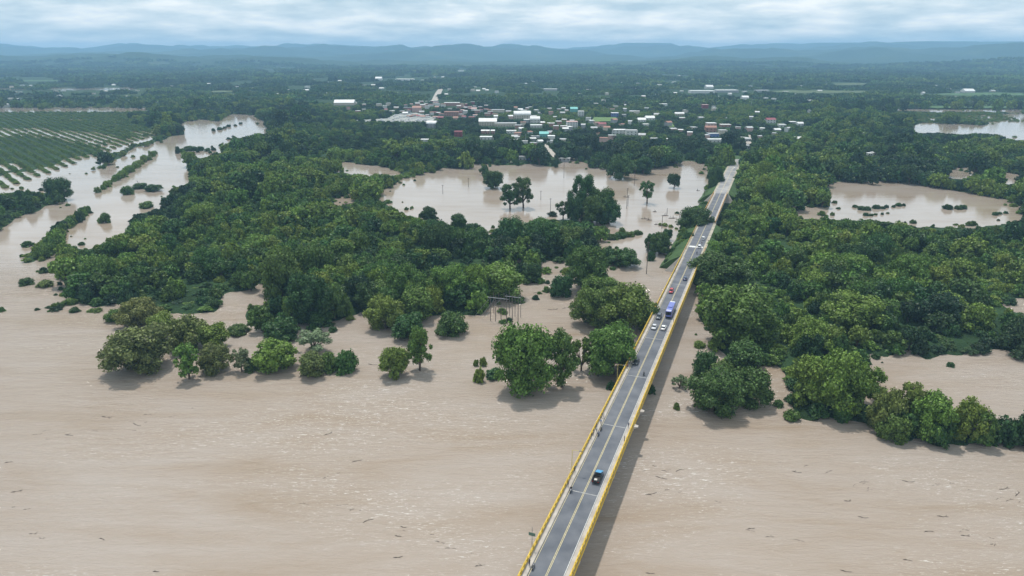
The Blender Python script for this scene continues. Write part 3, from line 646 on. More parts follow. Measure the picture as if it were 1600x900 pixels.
# ------------------------------------------------------------------ buildings: centre x, foot y (photo pixels), width px, depth m, wall height m, roof form, wall, roof, words
BUILD = [
    (537, 165, 31, 26, 6, 'gable', 'cream', 'white', 'long bright white-roofed hall at the left edge of the town'),
    (1098, 146, 38, 30, 7, 'flat', 'white', 'white', 'very long white warehouse behind the town, its left half'),
    (1137, 145, 34, 30, 7, 'flat', 'grey', 'white', 'very long white warehouse behind the town, its right half'),
    (1109, 139, 11, 22, 7, 'gable', 'white', 'white', 'small white shed behind the very long warehouse'),
    (1192, 144, 20, 24, 5, 'flat', 'grey', 'pale', 'low pale shed to the right of the very long warehouse'),
    (1165, 156, 10, 16, 6, 'gable', 'white', 'white', 'bright white roof below the right end of the long warehouse'),
    (632, 126, 28, 40, 6, 'flat', 'white', 'white', 'far white factory roofs on the rise behind the town'),
    (591, 126, 10, 30, 9, 'gable', 'white', 'white', 'far white gabled building left of the factory roofs'),
    (722, 112, 13, 45, 7, 'flat', 'white', 'white', 'farthest white building high behind the town'),
    (816, 186, 26, 22, 7, 'arch', 'cream', 'white', 'white arched market roof in the town centre'),
    (836, 193, 15, 18, 6, 'arch', 'white', 'white', 'smaller white arched roof right of the market roof'),
    (838, 200, 18, 12, 4, 'flat', 'white', 'white', 'flat white roof just below the smaller arched roof'),
    (762, 197, 28, 20, 7, 'gable', 'cream', 'white', 'big white gabled hall in front of the town centre'),
    (790, 198, 34, 14, 5, 'flat', 'cream', 'pale', 'long pale flat roof joined to the big gabled hall'),
    (674, 200, 15, 16, 6, 'arch', 'grey', 'white', 'white domed roof among trees before the pale lot'),
    (755, 210, 6, 9, 5, 'gable', 'terracotta', 'white', 'leftmost of three small white roofs in a row'),
    (762, 210, 6, 9, 5, 'gable', 'terracotta', 'white', 'middle one of three small white roofs in a row'),
    (770, 210, 6, 9, 5, 'gable', 'terracotta', 'white', 'rightmost of three small white roofs in a row'),
    (761, 219, 22, 10, 4, 'flat', 'white', 'white', 'white flat house with a tall stair block before the three roofs'),
    (799, 209, 15, 9, 4, 'flat', 'white', 'white', 'low white roof right of the three small roofs'),
    (651, 176, 14, 14, 9, 'gable', 'pink', 'terracotta', 'pink church with steep gable in the town'),
    (897, 175, 11, 16, 6, 'gable', 'teal', 'teal', 'turquoise roofed hall right of the town centre'),
    (908, 182, 9, 10, 9, 'flat', 'white', 'white', 'white three-storey block standing alone among trees'),
    (894, 200, 17, 14, 9, 'flat', 'white', 'pink', 'white and pink two-storey house among trees'),
    (850, 215, 14, 12, 5, 'gable', 'teal', 'teal', 'turquoise roof near the street to the water'),
    (961, 183, 11, 12, 7, 'flat', 'blue', 'white', 'white roofed house with blue wall by the sports field'),
    (941, 199, 12, 10, 5, 'gable', 'pink', 'maroon', 'reddish roofed house below the green sports field'),
    (967, 210, 22, 12, 6, 'flat', 'white', 'white', 'row of white flats among trees, left block'),
    (987, 212, 18, 12, 7, 'flat', 'white', 'pale', 'row of white flats among trees, right block'),
    (1003, 191, 12, 14, 4, 'gable', 'white', 'white', 'white roof left of a brighter one in the trees'),
    (1016, 188, 14, 14, 4, 'gable', 'white', 'white', 'brightest white roof of the pair in the trees'),
    (882, 252, 18, 9, 3, 'flat', 'grey', 'white', 'white roofed shed standing at the flooded end of the street'),
    (816, 251, 11, 9, 4, 'flat', 'white', 'pale', 'white house with a blue neighbour on the pond shore'),
    (827, 251, 11, 10, 5, 'gable', 'blue', 'blue', 'blue roofed house on the pond shore'),
    (859, 142, 24, 30, 5, 'flat', 'grey', 'pale', 'wide pale grey roof far behind the town centre'),
    (716, 214, 12, 10, 7, 'flat', 'maroon', 'maroon', 'maroon house in the trees before the town'),
    (1112, 200, 14, 12, 7, 'flat', 'pink', 'white', 'upper white roof of the stacked block near the road end'),
    (1111, 207, 17, 10, 7, 'gable', 'terracotta', 'terracotta', 'red roofed house in the stacked block near the road end'),
    (1134, 199, 16, 10, 4, 'flat', 'terracotta', 'white', 'white roof with red walls right of the stacked block'),
    (1115, 215, 16, 10, 5, 'flat', 'blue', 'pale', 'bluish house below the red roofed one near the road end'),
    (1119, 223, 24, 9, 4, 'flat', 'white', 'white', 'bright white roof nearest the road end'),
    (1169, 222, 9, 22, 4, 'flat', 'grey', 'pale', 'grey block along the side street right of the road end'),
    (1166, 233, 14, 9, 4, 'flat', 'grey', 'pale', 'pale roofed house right of the road end'),
    (1205, 193, 14, 12, 6, 'gable', 'white', 'maroon', 'maroon roofed house with white front right of the town'),
    (1223, 199, 10, 10, 4, 'flat', 'white', 'white', 'white roof among trees right of the maroon one'),
    (1251, 197, 9, 10, 4, 'gable', 'white', 'white', 'small white gabled roof among trees farther right'),
    (1373, 243, 18, 8, 3, 'flat', 'cream', 'white', 'low white roof in the forest above the right-hand pond'),
    (1360, 244, 6, 6, 3, 'flat', 'white', 'white', 'tiny white hut left of the low white forest roof'),
    (4, 167, 12, 22, 5, 'flat', 'white', 'white', 'white roofed farm shed at the left picture edge'),
    (1062, 181, 14, 10, 4, 'gable', 'cream', 'white', 'pale curved-looking roof among trees of the right town'),
    (1102, 170, 9, 10, 8, 'flat', 'maroon', 'pink', 'red and pink two-storey house in the right town'),
    (1037, 167, 11, 12, 6, 'flat', 'white', 'white', 'white roofed two-storey house of the right town'),
    (663, 222, 12, 8, 3, 'flat', 'white', 'white', 'low white roof half hidden by the forest before the lot'),
    (1516, 145, 15, 26, 5, 'gable', 'white', 'white', 'white farm building far at the right below the hills'),
    (706, 166, 24, 14, 7, 'flat', 'terracotta', 'white', 'white roof on top of the red town-centre blocks'),
    (705, 182, 22, 14, 8, 'flat', 'terracotta', 'terracotta', 'long terracotta block below the red town-centre roofs'),
    (778, 176, 20, 14, 5, 'flat', 'cream', 'pale', 'beige roofed hall between town centre and market'),
]
HB = np.array([(u - w / 2 - 1, u + w / 2 + 1, vb - 6, vb + 1) for (u, vb, w, *_r) in BUILD])
WALLC = {'white': (.58, .58, .56), 'cream': (.50, .45, .37), 'grey': (.30, .31, .32), 'terracotta': (.33, .19, .15), 'pink': (.48, .33, .30), 'teal': (.14, .38, .36), 'blue': (.12, .18, .38), 'maroon': (.22, .06, .07), 'yellow': (.55, .42, .16)}
ROOFC = {'white': (.66, .66, .65), 'pale': (.40, .41, .41), 'terracotta': (.30, .15, .11), 'teal': (.16, .45, .42), 'blue': (.09, .13, .34), 'maroon': (.24, .06, .07), 'pink': (.50, .32, .29), 'grey': (.30, .31, .32)}
def wmat(c): return mat('wall_paint_' + c, WALLC[c], .85, var=.12, scale=.4)
def rmat(c): return mat('roof_sheet_' + c, ROOFC[c], .6, var=.10, scale=.3)
def house(x, y, w, d, h, form, wc, rc, label, rz=0.0, group=None, windows=False, z=0.9):
    t = thing('house' if w < 24 else 'building', label, 'house' if w < 24 else 'building', (x, y, z), rz, group)
    b = MB(); b.box(-w / 2, w / 2, -d / 2, d / 2, -1.0, h); wall = b.obj('wall', wmat(wc), t)
    b = MB(); o = .35
    if form == 'flat': b.box(-w / 2 - o, w / 2 + o, -d / 2 - o, d / 2 + o, h + .003, h + .32)
    elif form == 'gable':
        r = min(w, d) * .22
        for (ya, yb) in ((-1, 0), (0, 1)): pass
        e = d / 2 + o; k = w / 2 + o
        b.loft([[(-k, -e, h + .003), (-k, e, h + .003), (-k, 0, h + r)], [(k, -e, h + .003), (k, e, h + .003), (k, 0, h + r)]])
    else:
        k = w / 2 + o; e = d / 2 + o; r = d * .26; n = 9
        ring = lambda xx: [(xx, -e * math.cos(math.pi * i / n), h + .003 + r * math.sin(math.pi * i / n)) for i in range(n + 1)]
        b.loft([ring(-k), ring(k)])
    b.obj('roof', rmat(rc), t)
    if windows:
        nf = max(1, int(h // 3)); nw = max(2, int(w // 4)); wm = MB(); wm.box(-.65, .65, -.06, .06, -.6, .6); me = wm.mesh('window', GLASS)
        for f in range(nf):
            for i in range(nw): link('window', me, t, (-w / 2 + w * (i + .5) / nw, -d / 2 - .04, 1.6 + f * 3.0))
    return t
for (u, vb, w, d, h, form, wc, rc, label) in BUILD:
    p = G(u, vb, .9); wm = w / pxm(u, vb, .9)
    house(p.x, p.y + d / 2, wm, d, h, form, wc, rc, label, random.uniform(-.06, .06), None, windows=(vb > 178 and wm < 40))
# the many small houses of the town
ZONES = [
    ([(620, 172), (655, 160), (700, 158), (760, 163), (775, 180), (740, 187), (690, 188), (640, 184)], 60, 'houses crowded in the town centre', 'crowded in the town centre', ['maroon', 'terracotta', 'pink', 'white', 'grey', 'cream'], ['maroon', 'terracotta', 'pink', 'white', 'pale', 'grey']),
    ([(760, 170), (880, 165), (890, 190), (880, 228), (800, 228), (790, 205), (760, 188)], 44, 'houses around the market roofs', 'near the market roofs', ['white', 'cream', 'pink', 'terracotta', 'grey'], ['white', 'pale', 'terracotta', 'white', 'grey']),
    ([(522, 168), (560, 160), (625, 158), (640, 172), (600, 178), (530, 178)], 14, 'houses beside the long white hall', 'beside the long white hall', ['white', 'cream', 'pink', 'terracotta'], ['white', 'pale', 'maroon', 'grey']),
    ([(880, 150), (1060, 146), (1230, 150), (1240, 205), (1180, 235), (1080, 225), (960, 228), (890, 225)], 66, 'houses under the trees right of the town centre', 'among trees right of town', ['white', 'cream', 'grey', 'pink'], ['white', 'white', 'pale', 'pale', 'terracotta']),
    ([(0, 134), (400, 130), (400, 160), (0, 164)], 24, 'houses on the far left plain', 'far on the left plain', ['white', 'cream'], ['white', 'pale']),
    ([(400, 118), (1000, 116), (1240, 124), (1240, 146), (880, 150), (640, 150), (420, 155)], 52, 'houses far behind the town', 'far behind the town', ['white', 'cream', 'grey'], ['white', 'pale', 'white']),
    ([(1240, 125), (1600, 130), (1600, 165), (1400, 160), (1420, 235), (1240, 230)], 24, 'houses scattered on the right plain', 'scattered over the right plain', ['white', 'cream'], ['white', 'pale']),
]
HOUSES = []
for poly, n, grp, where, wcs, rcs in ZONES:
    us = [p[0] for p in poly]; vv = [p[1] for p in poly]; k = 0; tries = 0
    while k < n and tries < 9000:
        tries += 1; u = random.uniform(min(us), max(us)); v = random.uniform(min(vv), max(vv))
        if not inpoly(np.array([u]), np.array([v]), poly)[0] or in_water(np.array([u]), np.array([v]))[0]: continue
        p = G(u, v, .9); 
        if any(abs(p.x - q[0]) < 13 and abs(p.y - q[1]) < 14 for q in HOUSES): continue
        if ((HB[:, 0] < u) & (u < HB[:, 1]) & (HB[:, 2] - 3 < v) & (v < HB[:, 3] + 3)).any(): continue
        w = random.uniform(6, 11) * (1.4 if v < 145 else 1); d = random.uniform(7, 11); h = random.choice((3.2, 3.4, 6.2, 6.4)) if 'centre' in grp or 'market' in grp else random.choice((3.1, 3.3, 3.5, 6.0))
        wc = random.choice(wcs); rc = random.choice(rcs); form = random.choice(('flat', 'flat', 'gable'))
        lab = '%s-roofed %s house with %s walls %s' % ({'pale': 'pale grey', 'terracotta': 'terracotta', 'grey': 'dark grey'}.get(rc, rc), 'low' if h < 5 else 'two-storey', wc, where)
        house(p.x, p.y, w, d, h, form, wc, rc, lab, random.choice((0, .12, -.2, .3)), grp)
        HOUSES.append((p.x, p.y)); HB = np.vstack([HB, (u - 4, u + 4, v - 4, v - (1.2 if v > 150 else 0))]); k += 1
# open places and streets between the trees
def sheet(name, poly, m, z, kind='structure'):
    b = MB(); b.quad([G(u, v, 0.9) + Vector((0, 0, z)) for u, v in poly][::-1]); return tag(b.obj(name, m), kind=kind)
PAVE = mat('pale_paving', (.20, .22, .19), .95, scale=.12, col2=(.38, .38, .37)); DIRT = mat('street_dirt', (.36, .33, .29), .95, var=.2, scale=.1)
LAWN = mat('sports_lawn', (.10, .17, .05), .95, var=.2, scale=.05)
CLEAR = [[(556, 189), (575, 192), (676, 192), (680, 185), (650, 177), (616, 180), (606, 186)], [(674, 158), (684, 158), (692, 140), (686, 138), (680, 146)], [(924, 191), (966, 190), (962, 184), (928, 184)],
         [(1163, 226), (1176, 226), (1173, 212), (1166, 212)], [(848, 228), (864, 247), (872, 247), (854, 226)], [(798, 256), (801, 256), (798, 243), (795, 243)], [(1044, 199), (1054, 199), (1052, 194), (1044, 194)]]
for poly, nm, m in zip(CLEAR, ['paved_lot', 'street', 'sports_field', 'street', 'street', 'path', 'lawn'], [PAVE, DIRT, LAWN, DIRT, DIRT, DIRT, LAWN]):
    sheet(nm, poly, m, 1.1)
b = MB()
for _ in range(190):                                               # low pale blocks crowding the paved lot
    u, v = random.uniform(560, 680), random.uniform(178, 193.5)
    if inpoly(np.array([u]), np.array([v]), CLEAR[0])[0]:
        p = G(u, v, .9); w, d, h = random.uniform(.8, 2.4), random.uniform(1, 2.2), random.uniform(.2, 1.8); b.box(p.x - w, p.x + w, p.y - d, p.y + d, 1.0, 2.0 + h)
o = b.obj('tombs', mat('whitewash', (.46, .47, .48), .8, var=.2, scale=.2)); tag(o, 'low pale blocks crowded over the open paved lot before the town', 'tombs', None, 'stuff')
FIELDS = [[(1385, 168.5), (1470, 170), (1600, 170), (1610, 167), (1500, 166.2), (1420, 166.8)], [(1195, 144), (1260, 146), (1345, 145.5), (1420, 143), (1300, 142.2), (1230, 141.8)], [(1440, 149), (1530, 150.4), (1610, 149.4), (1610, 146), (1540, 145.2), (1480, 146.4)],
          [(1270, 132), (1330, 133.4), (1400, 131.6), (1330, 130.2)], [(0, 128), (60, 127.6), (120, 126), (50, 125.4)], [(310, 145), (350, 144.6), (384, 143), (340, 141.8)]]
for i, poly in enumerate(FIELDS): sheet('field', poly, (mat('green_field', (.050, .105, .034), .95, var=.3, scale=.03), mat('ochre_field', (.075, .105, .042), .95, var=.3, scale=.03))[i % 2], 1.25)
CLEAR += FIELDS
# ------------------------------------------------------------------ scattered trees
ROADQ = [tuple(float(q) for q in proj(*R3(s, n, .5))) for s, n in ((-60, -6), (247, -6), (440, -5), (640, -4.5), (640, 4.5), (440, 5), (247, 6), (-60, 7))]
PLANT = [[(-60, 300), (0, 297), (100, 262), (180, 232), (262, 205), (205, 196), (205, 178), (80, 176), (-60, 178)], [(1385, 192), (1385, 178), (1560, 177), (1600, 190), (1480, 192)]]
LOT_VIEW = [(574, 188.5), (676, 189), (682, 184), (650, 177), (616, 180), (606, 185)]
def blocked(u, v, water=True):
    r = in_water(u, v) if water else np.zeros(np.shape(u), bool)
    r |= inpoly(u, v, ROADQ)
    for c in CLEAR[1:] + [LOT_VIEW]: r |= inpoly(u, v, c)
    for (a, b_, c, d) in HB: r |= (u > a) & (u < b_) & (v > c) & (v < d)
    return r
def scatter(y0, y1, sp, seed):
    rg = np.random.default_rng(seed); Xm = y1 * .86 + 40
    gx = np.arange(-Xm, Xm, sp); gy = np.arange(y0, y1, sp); X, Y = np.meshgrid(gx, gy); X = X.ravel() + rg.uniform(-.48, .48, X.size) * sp; Y = Y.ravel() + rg.uniform(-.48, .48, Y.size) * sp
    k = np.abs(X) < Y * .82 + 40; X = X[k]; Y = Y[k]
    u, v = proj(X, Y, 0); k = (u > -110) & (u < 1710) & ~in_water(u, v); 
    for p in PLANT: k &= ~inpoly(u, v, p)
    for c in CLEAR: k &= ~inpoly(u, v, c)
    sR = (X - BX) * DX + (Y - BY) * DY; nR = (X - BX) * NX + (Y - BY) * NY
    k &= ~((np.abs(nR) < 8.5) & (sR > -200) & (sR < 660))
    X = X[k]; Y = Y[k]; u = u[k]; v = v[k]; n = len(X)
    big = fbm(X / 55, Y / 55, 3, 31); pat = fbm(X / 90, Y / 90, 3, 77)
    H = 4.5 + 10.5 * np.clip((big - .3) * 2.2, 0, 1) * rg.uniform(.7, 1.15, n) + rg.uniform(0, 2.5, n)
    em = rg.random(n) < .10; H = np.where(em, H * 1.4 + 2, H); lo = rg.random(n) < .3; H = np.where(lo, H * .5, H); H = np.where(fbm(X / 24, Y / 24, 2, 63) < .36, H * .4, H)
    town = (v < 235) & (v > 110) & (u > 480) & (u < 1260); H = np.where(town, np.minimum(H, 9.5) * .9, H)
    Rr = np.clip(H * rg.uniform(.40, .62, n), sp * .46, 9.0)
    ok = np.zeros(n, bool)
    for f in (1.0, .62, .38, .2):
        bad = np.zeros(n, bool)
        for hz, dx in ((1.0, 0), (.8, -.55), (.8, .55), (.5, 0)):
            uu, vv2 = proj(X + dx * Rr * f, Y, H * f * hz); bad |= blocked(uu, vv2)
        good = ~ok & ~bad; H = np.where(good, H * f, H); Rr = np.where(good, Rr * max(f, .45), Rr); ok |= good
    tint = np.clip(.08 + .72 * np.clip((pat - .30) * 2.2, 0, 1) + rg.normal(0, .2, n), 0, .76)
    return [a[ok] for a in (X, Y, H, Rr, tint)]
def shallows(n0, seed):
    rg = np.random.default_rng(seed); Y = 190 * (1200 / 190) ** rg.random(n0); X = rg.uniform(-.8, .8, n0) * Y; u, v = proj(X, Y, 0); k = in_water(u, v) & (u > -20) & (u < 1620)
    near = np.zeros(n0, bool)
    for a in range(8): d = rg.uniform(5, 17, n0); uu, vv = proj(X + d * math.cos(a * .785), Y + d * math.sin(a * .785), 0); near |= ~in_water(uu, vv)
    sR = (X - BX) * DX + (Y - BY) * DY; nR = (X - BX) * NX + (Y - BY) * NY
    k &= near & ~((np.abs(nR) < 9)) & ~inpoly(u, v, ROADQ); k &= (fbm(X / 30, Y / 30, 2, 91) > .45) & ~((u < 330) & (v < 420) & (rg.random(n0) < .7)) & ~((u > 1180) & (u < 1235) & (v > 560))
    X = X[k]; Y = Y[k]; n = len(X); H = rg.uniform(.9, 3.4, n) * rg.uniform(.6, 1.2, n); return X, Y, H, H * rg.uniform(.6, 1.1, n), np.clip(rg.normal(.42, .2, n), 0, .78)
SC = [scatter(170, 720, 7.0, 1), scatter(720, 1500, 9.0, 2), shallows(5200, 3)]
X, Y, H, Rr, T = [np.concatenate(a) for a in zip(*SC)]
dist = np.sqrt(X ** 2 + Y ** 2 + CAM_H ** 2); app = H * Rr / dist ** 2
uS, vS = proj(X, Y, H * .6); inframe = (uS > -10) & (uS < 1610) & (vS < 880)
NIND = max(0, 300 - len(INDIV)); order = np.argsort(-np.where(inframe, app, 0)); pick = order[:NIND]; rest = np.ones(len(X), bool); rest[pick] = False
def zone_words(u, v):
    if u > 1085 and v > 545: return 'on the right-hand shore by the inlet'
    if u > 1050: return 'in the dense forest right of the bridge'
    if u > 745: return 'on the wooded bank between pond and bridge'
    if v > 440: return 'along the river edge of the left forest'
    if u < 200: return 'at the side river end of the left forest'
    return 'inside the dense left forest'
for i in pick:
    u, v = proj(X[i], Y[i], 0); t = T[i]; h = H[i]
    cw = 'dark green' if t < .28 else ('mid green' if t < .5 else ('bright green' if t < .75 else 'olive green')); hw = 'low bushy' if h < 7 else ('rounded' if h < 12 else 'tall broad')
    kind = 'bush' if h < 7 else random.choice(('round', 'round', 'bush', 'wide'))
    lab = '%s %s tree %s' % (hw, cw, zone_words(u, v)); INDIV.append((app[i], X[i], Y[i], .6, Rr[i] * 1.1, h, kind, t, lab, lab))
for k, (a, x, y, z, R_, h, kind, tint, label, grp) in enumerate(INDIV):
    plant_tree(x, y, z, R_, h, kind, k % 3, tint, (k * 2.4) % 6.28, label, ('trees ' + zone_words(*proj(x, y, 0))) if grp else 'trees standing in the flood')
# the rest of the wood as one mass
SRC = bpy.data.collections.new('forest_sources')
def source(nm, seed, kind, leaf, dens):
    V, F, lobes, h0 = crown_arrays(seed, kind, leaf, dens); t = trunk_mb(lobes, seed, kind)
    n0 = len(V); V2 = np.vstack([V, np.array(t.v)]); me = bpy.data.meshes.new(nm)
    F1 = [tuple(f[:3]) if f[2] == f[3] else tuple(f) for f in F.tolist()]; F2 = [tuple(i + n0 for i in f) for f in t.f]
    me.from_pydata(V2.tolist(), [], F1 + F2); me.materials.append(LEAF); me.materials.append(BARK); me.polygons.foreach_set('material_index', [0] * len(F1) + [1] * len(F2)); me.update()
    o = bpy.data.objects.new(nm, me); SRC.objects.link(o); return o
for i, kd in enumerate(('bush', 'round', 'bush', 'wide', 'round', 'tall', 'round')): source('forest_source_%02d' % i, 300 + i, kd, .115, .85)
N_SRC = 7
def grove_source(nm, seed):
    rg = np.random.default_rng(seed); Vs = []; Fs = []; off = 0
    for i in range(13):
        V, F, l, h0 = crown_arrays(seed * 50 + i, 'bush', .30, .75); R_ = rg.uniform(4.5, 8); h = rg.uniform(5, 11.5)
        V = V * np.array([R_, R_, h]) + np.array([rg.uniform(-24, 24), rg.uniform(-24, 24), 0]); Vs.append(V); Fs.append(F + off); off += len(V)
    V = np.vstack(Vs) ; F = np.vstack(Fs); o = bpy.data.objects.new(nm, mesh_from(nm, V, F, [LEAF])); SRC2.objects.link(o)
SRC2 = bpy.data.collections.new('grove_sources')
for i in range(5): grove_source('grove_source_%02d' % i, 40 + i)
def instancer(name, P, scl, rot, idx, tint, coll):
    me = bpy.data.meshes.new(name); n = len(P); me.vertices.add(n); me.vertices.foreach_set('co', np.asarray(P, np.float32).ravel())
    for nm, ty, arr in (('scl', 'FLOAT_VECTOR', scl), ('rot', 'FLOAT_VECTOR', rot), ('idx', 'INT', idx), ('tint', 'FLOAT', tint)):
        at = me.attributes.new(nm, ty, 'POINT'); at.data.foreach_set('vector' if ty == 'FLOAT_VECTOR' else 'value', np.asarray(arr, np.int32 if ty == 'INT' else np.float32).ravel())
    me.update(); o = link(name, me)
    ng = bpy.data.node_groups.new(name, 'GeometryNodeTree'); ng.interface.new_socket('Geometry', in_out='INPUT', socket_type='NodeSocketGeometry'); ng.interface.new_socket('Geometry', in_out='OUTPUT', socket_type='NodeSocketGeometry')
    N = ng.nodes; L = ng.links; gi = N.new('NodeGroupInput'); go = N.new('NodeGroupOutput'); ip = N.new('GeometryNodeInstanceOnPoints'); ci = N.new('GeometryNodeCollectionInfo')
    ci.inputs[0].default_value = coll; ci.inputs['Separate Children'].default_value = True; ci.inputs['Reset Children'].default_value = True
    L.new(gi.outputs[0], ip.inputs['Points']); L.new(ci.outputs[0], ip.inputs['Instance']); ip.inputs['Pick Instance'].default_value = True
    for nm, ty, sk in (('scl', 'FLOAT_VECTOR', 'Scale'), ('rot', 'FLOAT_VECTOR', 'Rotation'), ('idx', 'INT', 'Instance Index')):
        a = N.new('GeometryNodeInputNamedAttribute'); a.data_type = ty; a.inputs[0].default_value = nm; L.new(a.outputs[0], ip.inputs[sk])
    L.new(ip.outputs[0], go.inputs[0]); md = o.modifiers.new('scatter', 'NODES'); md.node_group = ng; return o
Xr, Yr, Hr, Rr2, Tr = X[rest], Y[rest], H[rest], Rr[rest] * 1.12, T[rest]; n = len(Xr); z3 = np.zeros(n)
tallm = Hr > 7.5; idx = np.where(tallm, RNG.choice([1, 3, 4, 0, 2, 6, 5], n, p=[.2, .2, .17, .12, .12, .15, .04]), RNG.choice([0, 2], n))
fo = instancer('forest', np.stack([Xr, Yr, np.where(in_water(*proj(Xr, Yr, 0)), -.25, .5)], 1), np.stack([Rr2, Rr2, Hr], 1), np.stack([z3, z3, RNG.uniform(0, 6.28, n)], 1), idx, Tr, SRC)
tag(fo, 'dense dark green forest covering the land between the waters and the town', 'forest', None, 'stuff')
# plantation rows
def rows():
    P = []; 
    for poly, sp, du in ((PLANT[0], 8.6, 0.75), (PLANT[1], 9.5, .3)):
        pts = [G(u, v) for u, v in poly]; x0, x1 = min(p.x for p in pts), max(p.x for p in pts); y0, y1 = min(p.y for p in pts), max(p.y for p in pts)
        c, s = math.cos(du), math.sin(du); cx, cyy = (x0 + x1) / 2, (y0 + y1) / 2; ext = max(x1 - x0, y1 - y0) * .75
        a = np.arange(-ext, ext, sp * 1.25); b2 = np.arange(-ext, ext, sp * .5); A, B2 = np.meshgrid(a, b2); A = A.ravel() + RNG.normal(0, .25, A.size); B2 = B2.ravel() + RNG.normal(0, .5, B2.size)
        XX = cx + A * c - B2 * s; YY = cyy + A * s + B2 * c; k = YY > 60; XX = XX[k]; YY = YY[k]; u, v = proj(XX, YY, 0); k = inpoly(u, v, poly) & (RNG.random(len(u)) > .07) & (u > -80) & (u < 1680)
        P.append(np.stack([XX[k], YY[k]], 1))
    return np.vstack(P)
P = rows(); P = P[~(in_water(*proj(P[:, 0], P[:, 1], 0)) & (RNG.random(len(P)) < .25))]; n = len(P); hh = RNG.uniform(2.8, 4.2, n) * np.where(in_water(*proj(P[:, 0], P[:, 1], 0)), .5, 1.0); rr = RNG.uniform(2.4, 3.2, n)
tag(instancer('orchard', np.column_stack([P, np.full(n, .1)]), np.column_stack([rr, rr, hh]), np.column_stack([np.zeros((n, 2)), RNG.uniform(0, 6.28, n)]), RNG.choice([0, 2], n), np.clip(RNG.normal(.62, .09, n), 0, .78), SRC),
    'flooded plantation of small round trees standing in straight rows', 'orchard', None, 'stuff')
# groves out to the hills
def groves():
    out = []
    for y0, y1, sp, f in ((1480, 2600, 34, 1.0), (2600, 5600, 58, 1.45)):
        Xm = y1 * .84; X_, Y_ = np.meshgrid(np.arange(-Xm, Xm, sp), np.arange(y0, y1, sp)); X_ = X_.ravel() + RNG.uniform(-.5, .5, X_.size) * sp; Y_ = Y_.ravel() + RNG.uniform(-.5, .5, Y_.size) * sp
        k = np.abs(X_) < Y_ * .80; X_ = X_[k]; Y_ = Y_[k]; u, v = proj(X_, Y_, 0); op = fbm(X_ / 260, Y_ / 260, 3, 55)
        k = (u > -60) & (u < 1660) & ~blocked(u, v) & (op > .37); 
        for dx, dy, hz in ((0, 0, 8), (-20, 0, 5), (20, 0, 5), (0, -22, 0), (0, 22, 6)):
            uu, vv2 = proj(X_ + dx * f, Y_ + dy * f, hz * f); k &= ~blocked(uu, vv2)
        out.append(np.stack([X_[k], Y_[k], np.full(k.sum(), f)], 1))
    return np.vstack(out)
P = groves(); n = len(P); f = P[:, 2] * RNG.uniform(.8, 1.15, n)
tag(instancer('woodland', np.column_stack([P[:, :2], np.full(n, .4) + hills(P[:, 0], P[:, 1])]), np.column_stack([f, f, f * RNG.uniform(.7, 1.15, n)]), np.column_stack([np.zeros((n, 2)), RNG.uniform(0, 6.28, n)]), RNG.integers(0, 5, n),
    np.clip(.02 + .6 * fbm(P[:, 0] / 260, P[:, 1] / 260, 3, 66) + RNG.normal(0, .16, n), 0, .8), SRC2), 'far-off woodland merging into one mass towards the hills', 'woodland', None, 'stuff')
# ------------------------------------------------------------------ vehicles on the bridge
def s_at(v, n=0.0):
    lo, hi = -100.0, 640.0
    for _ in range(40):
        m = (lo + hi) / 2
        if proj(*R3(m, n, 0))[1] > v: lo = m
        else: hi = m
    return lo
RZ = math.atan2(-DX, DY)
def paint(nm, c): return mat('car_paint_' + nm, c, .28, .5)
def ring(w, z0, z1, y, r=.12, tuck=0.0):
    return [(-w + r + tuck, y, z0), (w - r - tuck, y, z0), (w - tuck, y, z0 + r), (w, y, (z0 + z1) / 2), (w - r * .3, y, z1 - r), (w - r * 1.2, y, z1), (-w + r * 1.2, y, z1), (-w + r * .3, y, z1 - r), (-w, y, (z0 + z1) / 2), (-w + tuck, y, z0 + r)]
def wheels(t, hw, ys, r=.32, w=.2):
    for y in ys:
        for sg in (-1, 1):
            b = MB(); b.tube([(sg * (hw - w), y, r), (sg * (hw + .01), y, r)], r, 14); o = b.obj('wheel', TYRE, t)
            b = MB(); b.tube([(sg * (hw + .012), y, r), (sg * (hw + .03), y, r)], r * .58, 10); b.obj('rim', STEEL, o)
def lights(t, y, hw, z, m, nm):
    for sg in (-1, 1):
        b = MB(); b.box(sg * hw * .74 - .17, sg * hw * .74 + .17, y - .03, y + .03, z - .08, z + .08); b.obj(nm, m, t)
HEADL = mat('headlight_glass', (.75, .75, .72), .15, .6); TAILL = mat('tail_light', (.40, .02, .02), .3)
